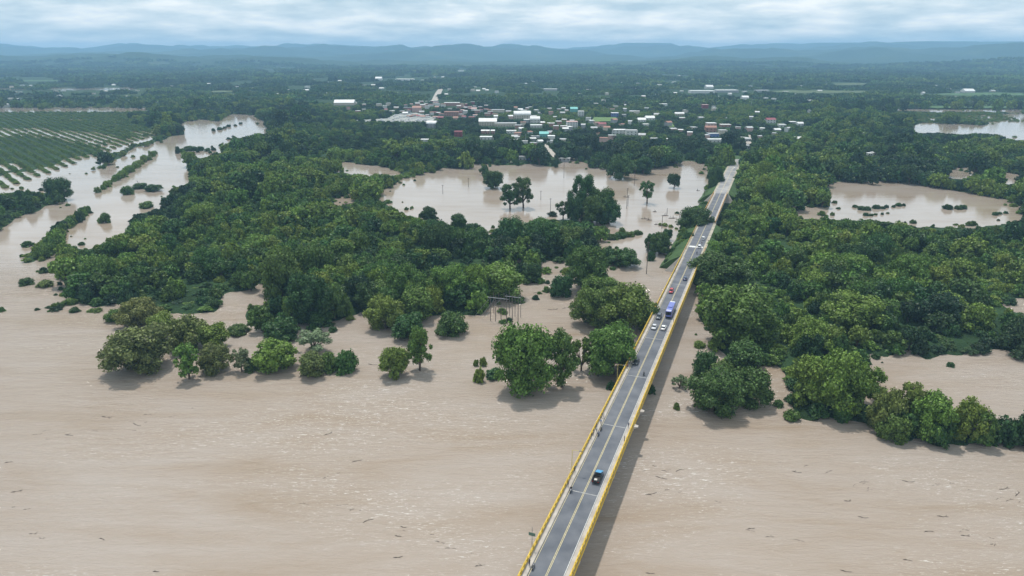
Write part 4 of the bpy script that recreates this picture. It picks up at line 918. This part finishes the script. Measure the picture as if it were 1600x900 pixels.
def car(v, n, away, col, label, form='sedan', L=4.3, W=.87):
    s = s_at(v, n); t = thing('car', label, 'car', R3(s, n, -.012), RZ + (0 if away else math.pi), 'cars on the bridge road'); h = L / 2; cm = paint(*col)
    hood, belt, top = (.92, .98, 1.46) if form == 'sedan' else (1.0, 1.08, 1.72)
    b = MB(); b.loft([ring(W * .86, .34, .62, -h), ring(W * .97, .22, belt * (.94 if form == 'sedan' else 1), -h + .18), ring(W, .2, belt, -h * .5), ring(W, .2, belt, h * .35), ring(W * .98, .22, hood * .93, h - .35), ring(W * .85, .34, .66, h)]); b.obj('body', cm, t, True)
    r0, r1, f1, f0 = (-h + .55, -h + 1.15, h * .18, h * .52) if form == 'sedan' else (-h + .12, -h + .4, h * .2, h * .5)
    g = MB(); g.loft([ring(W * .90, belt - .04, belt, r0, .02), ring(W * .78, belt - .04, top - .04, r1, .06), ring(W * .78, belt - .04, top - .04, f1, .06), ring(W * .88, belt - .04, belt, f0, .02)]); g.obj('window_glass', GLASS, t)
    b = MB(); b.loft([ring(W * .70, top - .06, top - .01, r1 - .04, .02), ring(W * .74, top - .06, top + .02, (r1 + f1) / 2, .02), ring(W * .70, top - .06, top - .01, f1 + .04, .02)]); b.obj('roof', cm, t)
    wheels(t, W, (-h * .6, h * .62)); lights(t, h - .02, W, .68, HEADL, 'headlight'); lights(t, -h + .02, W, .74, TAILL, 'tail_light')
    b = MB(); b.box(-W * .8, W * .8, h - .04, h + .06, .3, .46); b.obj('bumper', mat('black_plastic', (.03, .03, .03), .6), t)
    return t
car(514, 1.75, True, ('white', (.78, .78, .77)), 'white car in the right lane behind the bus')
car(513, -1.75, False, ('silver', (.55, .56, .58)), 'silver-white car coming towards the camera beside the white car')
car(497, -1.85, False, ('graphite', (.10, .115, .13)), 'dark grey estate car in the left lane level with the bus rear', 'van', 4.5, .9)
car(457, -1.75, False, ('red', (.42, .04, .05)), 'red car alone in the left lane beyond the bus', 'van', 4.1)
car(437, 1.75, True, ('navy', (.06, .09, .18)), 'dark blue car in the right lane ahead of the bus')
car(387, 1.9, True, ('offwhite', (.74, .75, .76)), 'white car entering the bridge just past the big dark tree', 'van', 4.6, .92)
car(374, 2.0, True, ('pearl', (.70, .71, .72)), 'white car farther up the road beyond the embankment line', 'van', 4.4)
car(265, 1.9, False, ('bright', (.80, .80, .80)), 'white car far away where the road meets the trees', 'van', 4.8, .95)
car(567, -2.3, False, ('black', (.03, .035, .04)), 'black car in the shade of the overhanging tree')
def bus(v, n, label):
    t = thing('bus', label, 'bus', R3(s_at(v, n), n, -.012), RZ, None); h, W = 6.1, 1.27; lil = mat('bus_paint_lilac', (.15, .18, .46), .35, .5); wh = mat('bus_paint_white', (.74, .75, .80), .35, .5)
    b = MB(); b.loft([ring(W * .93, .5, 3.2, -h, .2), ring(W, .4, 3.36, -h + .3, .2), ring(W, .4, 3.4, h - .7, .2), ring(W * .95, .45, 3.25, h, .2)]); b.obj('body', lil, t)
    b = MB(); b.box(-W * .78, W * .78, h - 1.3, h - .5, 3.401, 3.46); b.box(-W * .78, W * .78, -h + .5, -h + 1.1, 3.38, 3.43); b.obj('roof_panel', wh, t)
    b = MB(); b.box(-.8, .8, -1.9, .7, 3.39, 3.66); b.obj('air_conditioner', lil, t)
    b = MB(); b.box(-W * .86, W * .86, -h - .03, -h + .06, 1.55, 2.95); b.obj('rear_window', GLASS, t)
    b = MB(); b.box(-W * .9, W * .9, h - .05, h + .03, 1.3, 3.0); b.obj('windscreen', GLASS, t)
    for sg in (-1, 1):
        for i in range(7):
            y = -h + .6 + i * 1.55; b = MB(); b.box(sg * W - .02, sg * W + .02, y, y + 1.42, 1.75, 2.85); b.obj('window', GLASS, t)
    b = MB(); b.box(-W * .9, W * .9, -h - .06, -h + .05, .5, .85); b.obj('bumper', mat('black_plastic', (.03, .03, .03), .6), t)
    wheels(t, W, (-h * .55, h * .62), .5, .3); lights(t, -h - .02, W, 1.15, TAILL, 'tail_light')
bus(490, 1.75, 'long lilac-blue coach with white roof ends driving over the bridge')
def pickup(v, n, label):
    t = thing('pickup_truck', label, 'pickup truck', R3(s_at(v, n), n, -.012), RZ); h, W = 2.65, .95; cm = paint('deep_blue', (.03, .07, .14)); rf = paint('sky_blue', (.07, .27, .48)); bk = mat('black_plastic', (.03, .03, .03), .6)
    b = MB(); b.loft([ring(W, .35, .95, .1), ring(W, .3, 1.05, .2), ring(W, .3, 1.08, h - .9), ring(W * .97, .32, .98, h - .2), ring(W * .86, .4, .7, h)]); b.obj('body', cm, t, True)
    b = MB(); b.box(-W, W, -h, .1, .42, .6); b.box(-W, -W + .07, -h, .1, .6, 1.1); b.box(W - .07, W, -h, .1, .6, 1.1); b.box(-W, W, -h, -h + .07, .6, 1.08); b.box(-W, W, .03, .1, .6, 1.1); b.obj('cargo_bed', bk, t)
    g = MB(); g.loft([ring(W * .9, 1.0, 1.06, .12, .02), ring(W * .8, 1.0, 1.68, .3, .06), ring(W * .8, 1.0, 1.68, 1.0, .06), ring(W * .9, 1.0, 1.08, 1.65, .02)]); g.obj('window_glass', GLASS, t)
    b = MB(); b.loft([ring(W * .76, 1.62, 1.72, .24, .03), ring(W * .8, 1.62, 1.76, .65, .03), ring(W * .76, 1.62, 1.72, 1.06, .03)]); b.obj('roof', rf, t)
    b = MB(); b.loft([ring(W * .82, 1.04, 1.1, 1.68, .02), ring(W * .8, 1.0, 1.08, h - .25, .02)]); b.obj('hood', rf, t)
    rk = MB()
    for x in (-W + .06, W - .06):
        for y in (-h + .08, -1.3, 0): rk.tube([(x, y, 1.05), (x, y, 1.85)], .035, 5)
        rk.tube([(x, -h + .08, 1.85), (x, 0, 1.85)], .035, 5)
    for y in (-h + .08, -1.3, 0): rk.tube([(-W + .06, y, 1.85), (W - .06, y, 1.85)], .035, 5)
    rk.obj('cargo_rack', bk, t)
    b = MB(); b.box(-.45, .25, -2.2, -1.5, .61, 1.05); b.obj('load', mat('pale_sack', (.55, .52, .48), .9), t)
    wheels(t, W, (-h * .58, h * .6), .38, .24); lights(t, -h - .02, W, .85, TAILL, 'tail_light'); lights(t, h - .02, W, .78, HEADL, 'headlight')
pickup(748, 1.75, 'dark pickup truck with blue cab and black rack bed driving away')
# ------------------------------------------------------------------ people
def person_mesh(pose):
    J = {'pel': ((0, 0, .93), .15, .11), 'waist': ((0, 0, 1.08), .14, .10), 'chest': ((0, .01, 1.30), .17, .115), 'neck': ((0, 0, 1.47), .055, .055), 'chin': ((0, .02, 1.55), .07, .08), 'head': ((0, .01, 1.65), .085, .10), 'crown': ((0, 0, 1.73), .06, .07)}
    E = [('pel', 'waist'), ('waist', 'chest'), ('chest', 'neck'), ('neck', 'chin'), ('chin', 'head'), ('head', 'crown')]
    st = {'stand': (.02, -.02, 0), 'walk': (.22, -.2, .16), 'ride': (0, 0, 0)}[pose]
    for k, sg in ((0, -1), (1, 1)):
        d = st[k]; q = 'lr'[k]
        if pose == 'ride':
            J['hip' + q] = ((sg * .10, .03, .90), .10, .10); J['knee' + q] = ((sg * .22, .42, .84), .075, .075); J['ankle' + q] = ((sg * .2, .25, .46), .05, .05); J['toe' + q] = ((sg * .2, .42, .40), .045, .035)
            J['sho' + q] = ((sg * .19, .02, 1.40), .065, .065); J['elb' + q] = ((sg * .28, .22, 1.18), .05, .05); J['wri' + q] = ((sg * .26, .50, 1.16), .035, .035); J['han' + q] = ((sg * .25, .58, 1.15), .04, .03)
        else:
            J['hip' + q] = ((sg * .09, 0, .88), .095, .095); J['knee' + q] = ((sg * .10, d * .6 + .02, .50), .068, .068); J['ankle' + q] = ((sg * .10, d, .09), .045, .045); J['toe' + q] = ((sg * .11, d + .17, .04), .045, .035)
            J['sho' + q] = ((sg * .19, 0, 1.41), .065, .065); J['elb' + q] = ((sg * .25, -d * .5 - .02, 1.14), .048, .048); J['wri' + q] = ((sg * .25, -d + .06, .90), .034, .034); J['han' + q] = ((sg * .24, -d + .09, .80), .045, .028)
        E += [('pel', 'hip' + q), ('hip' + q, 'knee' + q), ('knee' + q, 'ankle' + q), ('ankle' + q, 'toe' + q), ('chest', 'sho' + q), ('sho' + q, 'elb' + q), ('elb' + q, 'wri' + q), ('wri' + q, 'han' + q)]
    names = list(J); me = bpy.data.meshes.new('person_' + pose); me.from_pydata([J[n][0] for n in names], [(names.index(a), names.index(b)) for a, b in E], [])
    o = bpy.data.objects.new('person_source', me); COL.objects.link(o); md = o.modifiers.new('skin', 'SKIN'); o.modifiers.new('sub', 'SUBSURF').levels = 1
    for i, n in enumerate(names): sv = me.skin_vertices[0].data[i]; sv.radius = J[n][1:]; sv.use_root = (n == 'pel')
    dg = bpy.context.evaluated_depsgraph_get(); r = bpy.data.meshes.new_from_object(o.evaluated_get(dg)); bpy.data.objects.remove(o)
    for _ in range(4 - len(r.materials)): r.materials.append(BARK)
    mi = []
    for p in r.polygons:
        c = p.center; out = abs(c.x)
        if c.z > 1.62 or (c.z > 1.52 and c.y < -.02): k = 3
        elif c.z > 1.46: k = 2
        elif pose == 'ride': k = 1 if (c.z < .97 and not (c.z > .9 and out < .05)) else (2 if c.y > .3 else 0)
        elif c.z < .96 and out < .19: k = 1
        elif out > .2 and c.z < 1.2: k = 2
        else: k = 0
        mi.append(k)
    r.polygons.foreach_set('material_index', mi); r.polygons.foreach_set('use_smooth', [True] * len(r.polygons)); return r
PM = {k: person_mesh(k) for k in ('stand', 'walk', 'ride')}
CLOTH = {'white': (.65, .65, .63), 'black': (.025, .025, .03), 'navy': (.04, .06, .14), 'red': (.40, .05, .05), 'grey': (.22, .22, .23), 'blue': (.10, .20, .42), 'khaki': (.28, .24, .16)}
def person(v, n, pose, shirt, trousers, label, face=0.0, dz=.175, s=None, group='people on the bridge'):
    s = s_at(v, n) if s is None else s; o = link('person', PM[pose], None, R3(s, n, dz)); o.rotation_euler = (0, 0, RZ + face)
    for i, m in enumerate((mat('cloth_' + shirt, CLOTH[shirt], .9), mat('cloth_' + trousers, CLOTH[trousers], .9), mat('skin', (.30, .17, .11), .6), mat('dark_hair', (.015, .012, .01), .7))):
        o.material_slots[i].link = 'OBJECT'; o.material_slots[i].material = m
    return tag(o, label, 'person', group)
def motorcycle(v, n, away, col, label, rider=None):
    s = s_at(v, n); rz = RZ + (0 if away else math.pi); z = -.01 if abs(n) < 3.4 else .175
    t = thing('motorcycle', label, 'motorcycle', R3(s, n, z), rz, 'motorcycles on the bridge'); cm = paint(col, CLOTH.get(col, (.2, .2, .2)))
    for y in (-.62, .66):
        b = MB(); b.tube([(-.05, y, .3), (.05, y, .3)], .3, 14); w = b.obj('wheel', TYRE, t); b = MB(); b.tube([(-.056, y, .3), (.056, y, .3)], .17, 10); b.obj('rim', STEEL, w)
    b = MB(); b.loft([ring(.10, .4, .62, -.75, .03), ring(.15, .38, .8, -.2, .04), ring(.15, .36, .88, .2, .05), ring(.08, .55, .82, .5, .03)]); b.obj('body', cm, t, True)
    b = MB(); b.loft([ring(.12, .76, .86, -.72, .03), ring(.14, .74, .84, .1, .03)]); b.obj('seat', mat('black_plastic', (.03, .03, .03), .6), t)
    b = MB(); b.tube([(0, .66, .3), (0, .5, 1.0)], .035, 6); b.tube([(-.33, .46, 1.04), (0, .52, 1.0), (.33, .46, 1.04)], .02, 6); b.obj('handlebar', STEEL, t)
    b = MB(); b.tube([(0, .56, .85), (0, .66, .85)], .09, 10); b.obj('headlight', HEADL, t)
    if rider: p = person(v, n, 'ride', rider[0], rider[1], rider[2], 0 if away else math.pi, z - .06, s, 'motorcycle riders')
motorcycle(586, 1.9, True, 'black', 'black motorcycle riding away in the right lane below the tree shade', ('grey', 'black', 'rider in grey on the motorcycle in the right lane'))
motorcycle(768, -3.1, False, 'white', 'white motorcycle stopped at the left kerb opposite the pickup', ('black', 'navy', 'rider in black sitting on the white motorcycle at the left kerb'))
motorcycle(680, -3.1, True, 'navy', 'dark blue motorcycle parked nearest in the group at the left kerb')
motorcycle(672, -3.05, True, 'black', 'black motorcycle parked farther in the group at the left kerb')
motorcycle(888, -3.15, True, 'grey', 'grey motorcycle at the left kerb near the lower picture edge')
motorcycle(380, 2.1, True, 'red', 'red motorcycle between the two white cars up the road', ('white', 'navy', 'rider in white between the two white cars up the road'))
motorcycle(397, 2.0, True, 'black', 'black motorcycle behind the white car entering the bridge', ('navy', 'black', 'rider in navy behind the white car entering the bridge'))
for a in ((762, -4.2, 'stand', 'black', 'black', 'person in black on the left sidewalk beside the white motorcycle', 2.0), (737, -4.5, 'stand', 'navy', 'black', 'person leaning by the left balustrade level with the pickup', 1.4),
          (885, -4.1, 'stand', 'black', 'navy', 'person in black on the left sidewalk near the lower picture edge', 1.2), (686, -4.5, 'stand', 'black', 'grey', 'person in black at the left balustrade below the parked motorcycles', 1.5),
          (681, -4.4, 'stand', 'grey', 'black', 'person in grey watching the river by the parked motorcycles', 1.6), (671, -4.5, 'stand', 'navy', 'navy', 'person in navy at the left balustrade beside the parked motorcycles', 1.5),
          (676, -3.9, 'walk', 'white', 'navy', 'person in white walking past the parked motorcycles', 0), (664, -3.8, 'stand', 'blue', 'black', 'person in blue standing above the parked motorcycles', .4),
          (654, -4.4, 'stand', 'black', 'khaki', 'person in black farthest up the left sidewalk group', 1.6), (655, -3.8, 'stand', 'grey', 'navy', 'person in grey beside the farthest of the left sidewalk group', -1.2),
          (690, 4.4, 'stand', 'black', 'black', 'person in black leaning on the right balustrade by the brackets', -1.5), (669, 4.0, 'walk', 'navy', 'grey', 'person in navy walking along the right sidewalk', 0),
          (505, 4.5, 'stand', 'black', 'navy', 'person at the right balustrade beside the bus', -1.5), (488, -2.9, 'walk', 'black', 'black', 'person in black walking on the left road edge by the bus', math.pi),
          (576, -4.3, 'stand', 'red', 'black', 'person in red under the overhanging tree on the left sidewalk', 1.5), (573, -4.4, 'stand', 'black', 'navy', 'person in black under the overhanging tree on the left sidewalk', 1.4),
          (570, -4.2, 'stand', 'white', 'black', 'person in white under the overhanging tree on the left sidewalk', 1.7), (425, -4.4, 'stand', 'navy', 'black', 'person alone far up the left sidewalk above the red car', 1.4)):
    person(a[0], a[1], a[2], a[3], a[4], a[5], a[6], .17 if abs(a[1]) > 3.5 else -.012)
# ------------------------------------------------------------------ lamps, sign and poles
def lamp(v, label, side=-1):
    t = thing('street_lamp', label, 'street lamp', R3(s_at(v, side * 5.35), side * 5.35, 0, False)); z0 = DECK; ym = mat('lamp_paint', (.52, .42, .12), .6)
    b = MB(); b.tube([(0, 0, z0 - .6), (0, 0, z0 + 6.2)], [.09, .06], 8); b.obj('pole', ym, t)
    d = Vector((NX, NY, 0)) * -side; b = MB(); b.tube([(0, 0, z0 + 6.15), d * .6 + Vector((0, 0, z0 + 6.35)), d * 1.9 + Vector((0, 0, z0 + 6.4))], .05, 6); a = b.obj('arm', ym, t)
    b = MB(); q = d * 2.1 + Vector((0, 0, z0 + 6.38)); b.loft([[q + Vector((x * .35, y * .16, zz)) for x, y in ((-1, -1), (1, -1), (1, 1), (-1, 1))] for zz in (-.08, .08)]); b.obj('lamp_head', STEEL, a)
lamp(597, 'yellow street lamp on the left balustrade beside the broad tree'); lamp(736, 'thin yellow street lamp on the left balustrade level with the pickup')
def sign(v, label):
    t = thing('road_sign', label, 'road sign', R3(s_at(v, -5.4), -5.4, 0, False), RZ); b = MB(); b.tube([(0, 0, DECK - .6), (0, 0, DECK + 5.6)], .06, 8); b.obj('pole', STEEL, t)
    b = MB(); b.box(-.75, .75, -.12, -.07, DECK + 3.4, DECK + 4.2); b.obj('panel', mat('sign_green', (.10, .17, .13), .5), t)
sign(857, 'grey-green sign panel on a thin pole outside the left balustrade')
def pole(u, v, vt, label, arms=1, lean=0.0):
    p = G(u, v); h = height_for(u, v, vt); t = thing('utility_pole', label, 'utility pole', (p.x, p.y, 0), .4, 'utility poles standing in the flood')
    b = MB(); b.tube([(0, 0, -1.5), (lean * h, 0, h)], [.2, .14], 8); b.obj('shaft', WOODP, t)
    for k in range(arms):
        b = MB(); b.box(lean * h - 1.0, lean * h + 1.0, -.08, .08, h - .5 - k * 1.1, h - .34 - k * 1.1); a = b.obj('crossarm', WOODP, t)
        for x in (-.9, 0, .9):
            c = MB(); c.tube([(lean * h + x, 0, h - .34 - k * 1.1), (lean * h + x, 0, h - .1 - k * 1.1)], .06, 6); c.obj('insulator', STEEL, a)
for a in ((979, 326, 294, 'tall utility pole in the pond left of the lone spindly tree', 2), (981, 322, 305, 'shorter pole beside the tall utility pole in the pond'), (1042, 336, 325, 'thick broken pole stump beside the drifted wreckage in the pond', 0),
          (1034, 357, 336, 'utility pole in the pond right below the lone spindly tree'), (1061, 345, 334, 'utility pole just left of the dark embankment tree'), (1010, 428, 378, 'tall utility pole at the channel tree strip', 1),
          (1037, 397, 368, 'pole at the right end of the channel tree strip'), (692, 303, 289, 'lone thin pole in the middle of the pond'), (845, 312, 298, 'thin pole in the pond right of the tree pair'), (881, 278, 252, 'pole by the white shed at the far shore'),
          (860, 333, 310, 'thin pole in the pond left of the tallest tree'), (1100, 313, 298, 'utility pole in the pond corner near the road'), (991, 290, 262, 'thin pole left of the far shore dark tree'), (934, 588, 562, 'dark pole in the river left of the street lamp', 0), (732, 292, 278, 'faint thin pole in the pond left of the small round tree')):
    pole(*a)
PF = mat('grey_brown_post', (.15, .13, .115), .9, var=.3, scale=2)
def pole_frame():
    foot = [(766.5, 501), (774.5, 502), (783, 503.5), (791.5, 505), (800.5, 506.5), (809.5, 508)]; t = thing('pole_frame', 'row of tall dark power poles with crossbeams and guy wires standing in the river', 'power poles', G(766, 501)); o = Vector(G(766, 501))
    P = [Vector(G(*f)) - o for f in foot]; H = [11.5, 11.5, 11.5, 13.2, 13.2, 13.2]; back = Vector((1.2, 9.0, 0))
    for i, p in enumerate(P):
        b = MB(); b.tube([p - Vector((0, 0, 2)), p + Vector((0, 0, H[i]))], [.17, .12], 8); b.obj('pole', PF, t)
        b = MB(); q = p + back; b.tube([q - Vector((0, 0, 2)), q + Vector((0, 0, H[i] - 1.5))], [.13, .1], 8); b.obj('pole', PF, t)
    pale = mat('pale_beam', (.36, .38, .40), .6)
    b = MB(); b.tube([P[0] + Vector((-1.2, 0, 10.9)), P[3] + Vector((.8, 0, 10.9))], .10, 6); b.obj('crossbeam', pale, t)
    b = MB(); b.tube([P[3] + Vector((-.6, 0, 12.4)), P[5] + Vector((1.0, 0, 12.4))], .10, 6); b.obj('crossbeam', pale, t)
    for i, f in ((0, (737, 498)), (1, (747, 498)), (2, (752, 499))):
        b = MB(); b.tube([P[i] + Vector((0, 0, 10.8)), Vector(G(*f)) - o - Vector((0, 0, .5))], .04, 5); b.obj('guy_wire', pale, t)
pole_frame()
# ------------------------------------------------------------------ driftwood and wreckage
DW = mat('wet_driftwood', (.075, .06, .05), .8, var=.3, scale=2)
def drift(mb, x, y, L, a, rg, r):
    n = 5; pts = []; w = rg.uniform(-.25, .25)
    for i in range(n): t = i / (n - 1) - .5; pts.append((x + math.cos(a) * L * t - math.sin(a) * w * L * (t * t) * 2, y + math.sin(a) * L * t + math.cos(a) * w * L * (t * t) * 2, .02 + .08 * math.sin(i * 2.1)))
    mb.tube(pts, [r * .5, r, r, r * .8, r * .3], 5)
    for k in range(rg.choice((0, 1, 2))):
        i = rg.choice((1, 2, 3)); p = pts[i]; b = a + rg.choice((-1, 1)) * rg.uniform(.5, 1.0); l = L * rg.uniform(.2, .4); mb.tube([p, (p[0] + math.cos(b) * l, p[1] + math.sin(b) * l, .25)], [r * .6, r * .2], 4)
rg = random.Random(5)
LOGS = [(26, 768, 'floating branch at the left picture edge'), (108, 680, 'floating branch alone in the upper left river'), (14, 722, 'short floating stick upright in the left river'), (213, 664, 'long thin floating branch below the leftmost flooded trees'), (165, 652, 'floating branch cluster piece below the leftmost tree'),
        (160, 842, 'floating stick low in the left river'), (244, 893, 'dark floating snag at the lower picture edge'), (575, 813, 'long floating branch in the middle of the foam'), (630, 824, 'short dark floating log in the foam'), (622, 838, 'forked floating branch below the short dark log'),
        (622, 871, 'floating stick beside the foam near the bridge'), (748, 884, 'tangled floating branch near the lower left bridge end'), (513, 678, 'thin floating twig in the mid river'), (558, 720, 'small floating stick in the mid river'), (1033, 747, 'upright forked snag just right of the bridge shadow'),
        (1018, 772, 'floating stick right of the bridge shadow'), (1060, 735, 'long thin floating branch right of the bridge'), (1245, 738, 'floating twig below the light green spit tree'), (1325, 783, 'knotted floating branch in the right river'), (1349, 809, 'short floating stick in the right river'),
        (1450, 830, 'curved floating branch in the right river'), (1473, 807, 'slanting floating stick in the right river'), (1508, 837, 'thin floating branch near the right picture edge'), (1570, 764, 'dark floating snag near the right picture edge'), (1590, 772, 'floating branch at the right picture edge'),
        (1420, 753, 'pale floating branch below the spit'), (1174, 826, 'thin floating branch in the lower right river'), (1322, 893, 'floating stick at the lower picture edge right'), (1418, 875, 'small floating stick low in the right river'), (1016, 900, 'dark floating log cut by the lower picture edge'),
        (582, 570, 'small dark log drifting past the pair of flooded trees'), (839, 457, 'dark rounded log drifting in the channel'), (864, 484, 'small floating snag in the channel'), (885, 481, 'leafy floating snag in the channel by the clump')]
for (u, v, label) in LOGS:
    p = G(u, min(v, 896)); m = MB(); L = rg.uniform(10, 20) / pxm(u, v); drift(m, 0, 0, L, rg.uniform(-.5, .7), rg, .13 if v < 600 else .10); o = m.obj('floating_branch', DW); o.location = (p.x, p.y, 0); tag(o, label, 'driftwood', 'driftwood on the river')
m = MB()
for (u0, v0, u1, v1, k) in ((10, 690, 120, 660, 9), (150, 668, 330, 640, 16), (20, 770, 60, 840, 8), (540, 790, 760, 880, 22), (470, 800, 560, 700, 8), (1000, 735, 1120, 728, 12), (1225, 722, 1400, 770, 18), (1420, 745, 1600, 790, 14), (1440, 800, 1560, 850, 12), (1180, 835, 1330, 845, 9), (1040, 770, 1160, 790, 6)):
    for _ in range(k // 2):
        t = rg.random(); u = u0 + (u1 - u0) * t + rg.gauss(0, 7); v = v0 + (v1 - v0) * t + rg.gauss(0, 5); p = G(u, v)
        if abs((p.x - BX) * NX + (p.y - BY) * NY) < 7: continue
        drift(m, p.x, p.y, rg.uniform(.3, 1.0) ** 2 * 2.8 + .25, rg.uniform(-.5, .8), rg, rg.uniform(.025, .06))
tag(m.obj('debris', DW), 'scattered small sticks drifting over the whole river', 'debris', None, 'stuff')
for (u, v, w, label) in ((1007, 342, 9, 'dark wreckage heap below the lone spindly tree'), (1015, 344, 8, 'wreckage heap right below the lone spindly tree'), (1040, 337, 8, 'dark wreckage heap at the broken pole'), (1050, 341, 12, 'tangle of drifted branches trailing right of the broken pole'), (1023, 331, 5, 'small dark snag floating in the pond'),
                         (1032, 353, 6, 'small floating raft of branches in the channel mouth'), (1025, 351, 5, 'little twig heap in the channel mouth'), (977, 308, 10, 'floating beam caught at the tall utility pole'), (1100, 310, 6, 'small wreck heap near the road corner of the pond'), (1091, 298, 5, 'small dark log in the pond towards the road')):
    p = G(u, v); q = pxm(u, v); m = MB()
    for _ in range(9): drift(m, rg.uniform(-.3, .3) * w / q, rg.uniform(-.5, .5), w / q * rg.uniform(.5, 1.0), rg.uniform(-.4, .5), rg, .22)
    for _ in range(3): x = rg.uniform(-.3, .3) * w / q; m.tube([(x, 0, -.3), (x + rg.uniform(-.5, .5), rg.uniform(-.4, .4), rg.uniform(.8, 2.2))], [.15, .06], 5)
    o = m.obj('wreckage', DW); o.location = (p.x, p.y, 0); tag(o, label, 'wreckage', 'wreckage in the pond')
for (u, v, vt, label) in ((219, 293, 282, 'leaning bare dead trunk in the side river'), (224, 293, 287, 'short dark stump beside the leaning dead trunk')):
    p = G(u, v); h = height_for(u, v, vt); m = MB(); m.tube([(0, 0, -1), (-.1 * h, 0, h * .5), (-.3 * h, 0, h)], [.5, .35, .12], 7); m.tube([(-.1 * h, 0, h * .5), (.1 * h, 0, h * .8)], [.2, .06], 5); o = m.obj('dead_trunk', BARK); o.location = (p.x, p.y, 0); tag(o, label, 'dead tree')
# electric masts of the town
for (u, v, vt, label) in ((821, 235, 210, 'thin mast above the trees near the blue roofed house'), (942, 180, 166, 'thin mast left of a pair by the sports field'), (950, 180, 168, 'thin mast right of a pair by the sports field'), (467, 118, 103, 'far radio mast left behind the town'), (613, 120, 106, 'far radio mast behind the white factory'), (1173, 170, 152, 'thin mast above the right town')):
    p = G(u, v); h = height_for(u, v, vt) if v > 150 else min(60, height_for(u, v, vt)); t = thing('radio_mast', label, 'mast', (p.x, p.y, .5)); b = MB(); b.tube([(0, 0, -1), (0, 0, h)], [.45, .3] if v < 150 else [.25, .15], 6); b.obj('shaft', mat('mast_paint', (.5, .5, .5), .6), t); b = MB(); b.box(-.6, .6, -.2, .2, h - 2, h - .3); b.obj('antenna', STEEL, t)
# ------------------------------------------------------------------ haze
def build_haze():
    b = MB(); b.box(-15500, 15500, -600, 15600, -4.5, 300); m = bpy.data.materials.new('haze_air'); m.use_nodes = True; nt = m.node_tree; nt.nodes.clear()
    out = nt.nodes.new('ShaderNodeOutputMaterial'); v = nt.nodes.new('ShaderNodeVolumePrincipled'); v.inputs['Color'].default_value = (.38, .66, .97, 1); v.inputs['Density'].default_value = 1.15e-4
    v.inputs['Anisotropy'].default_value = 0.0; nt.links.new(v.outputs[0], out.inputs['Volume'])
    o = b.obj('haze', m); tag(o, 'thin blue haze in the humid air over the plain', 'haze', None, 'stuff')
build_haze()

# ------------------------------------------------------------------ look-alikes told apart by their order in the picture
def ordinal(i):
    ones = ['', 'first', 'second', 'third', 'fourth', 'fifth', 'sixth', 'seventh', 'eighth', 'ninth', 'tenth', 'eleventh', 'twelfth', 'thirteenth', 'fourteenth', 'fifteenth', 'sixteenth', 'seventeenth', 'eighteenth', 'nineteenth', 'twentieth']
    if i <= 20: return ones[i]
    if i in (30, 40): return {30: 'thirtieth', 40: 'fortieth'}[i]
    return {2: 'twenty-', 3: 'thirty-', 4: 'forty-'}[i // 10] + ones[i % 10]
same = {}
for o in list(sc.objects):
    if o.parent is None and 'label' in o and 'category' in o: same.setdefault(o['label'], []).append(o)
for lab, objs in same.items():
    if len(objs) > 1:
        objs.sort(key=lambda q: float(proj(q.location.x, q.location.y, q.location.z)[0]))
        for i, q in enumerate(objs): q['label'] = '%s, %s from left' % (lab, ordinal(i + 1))
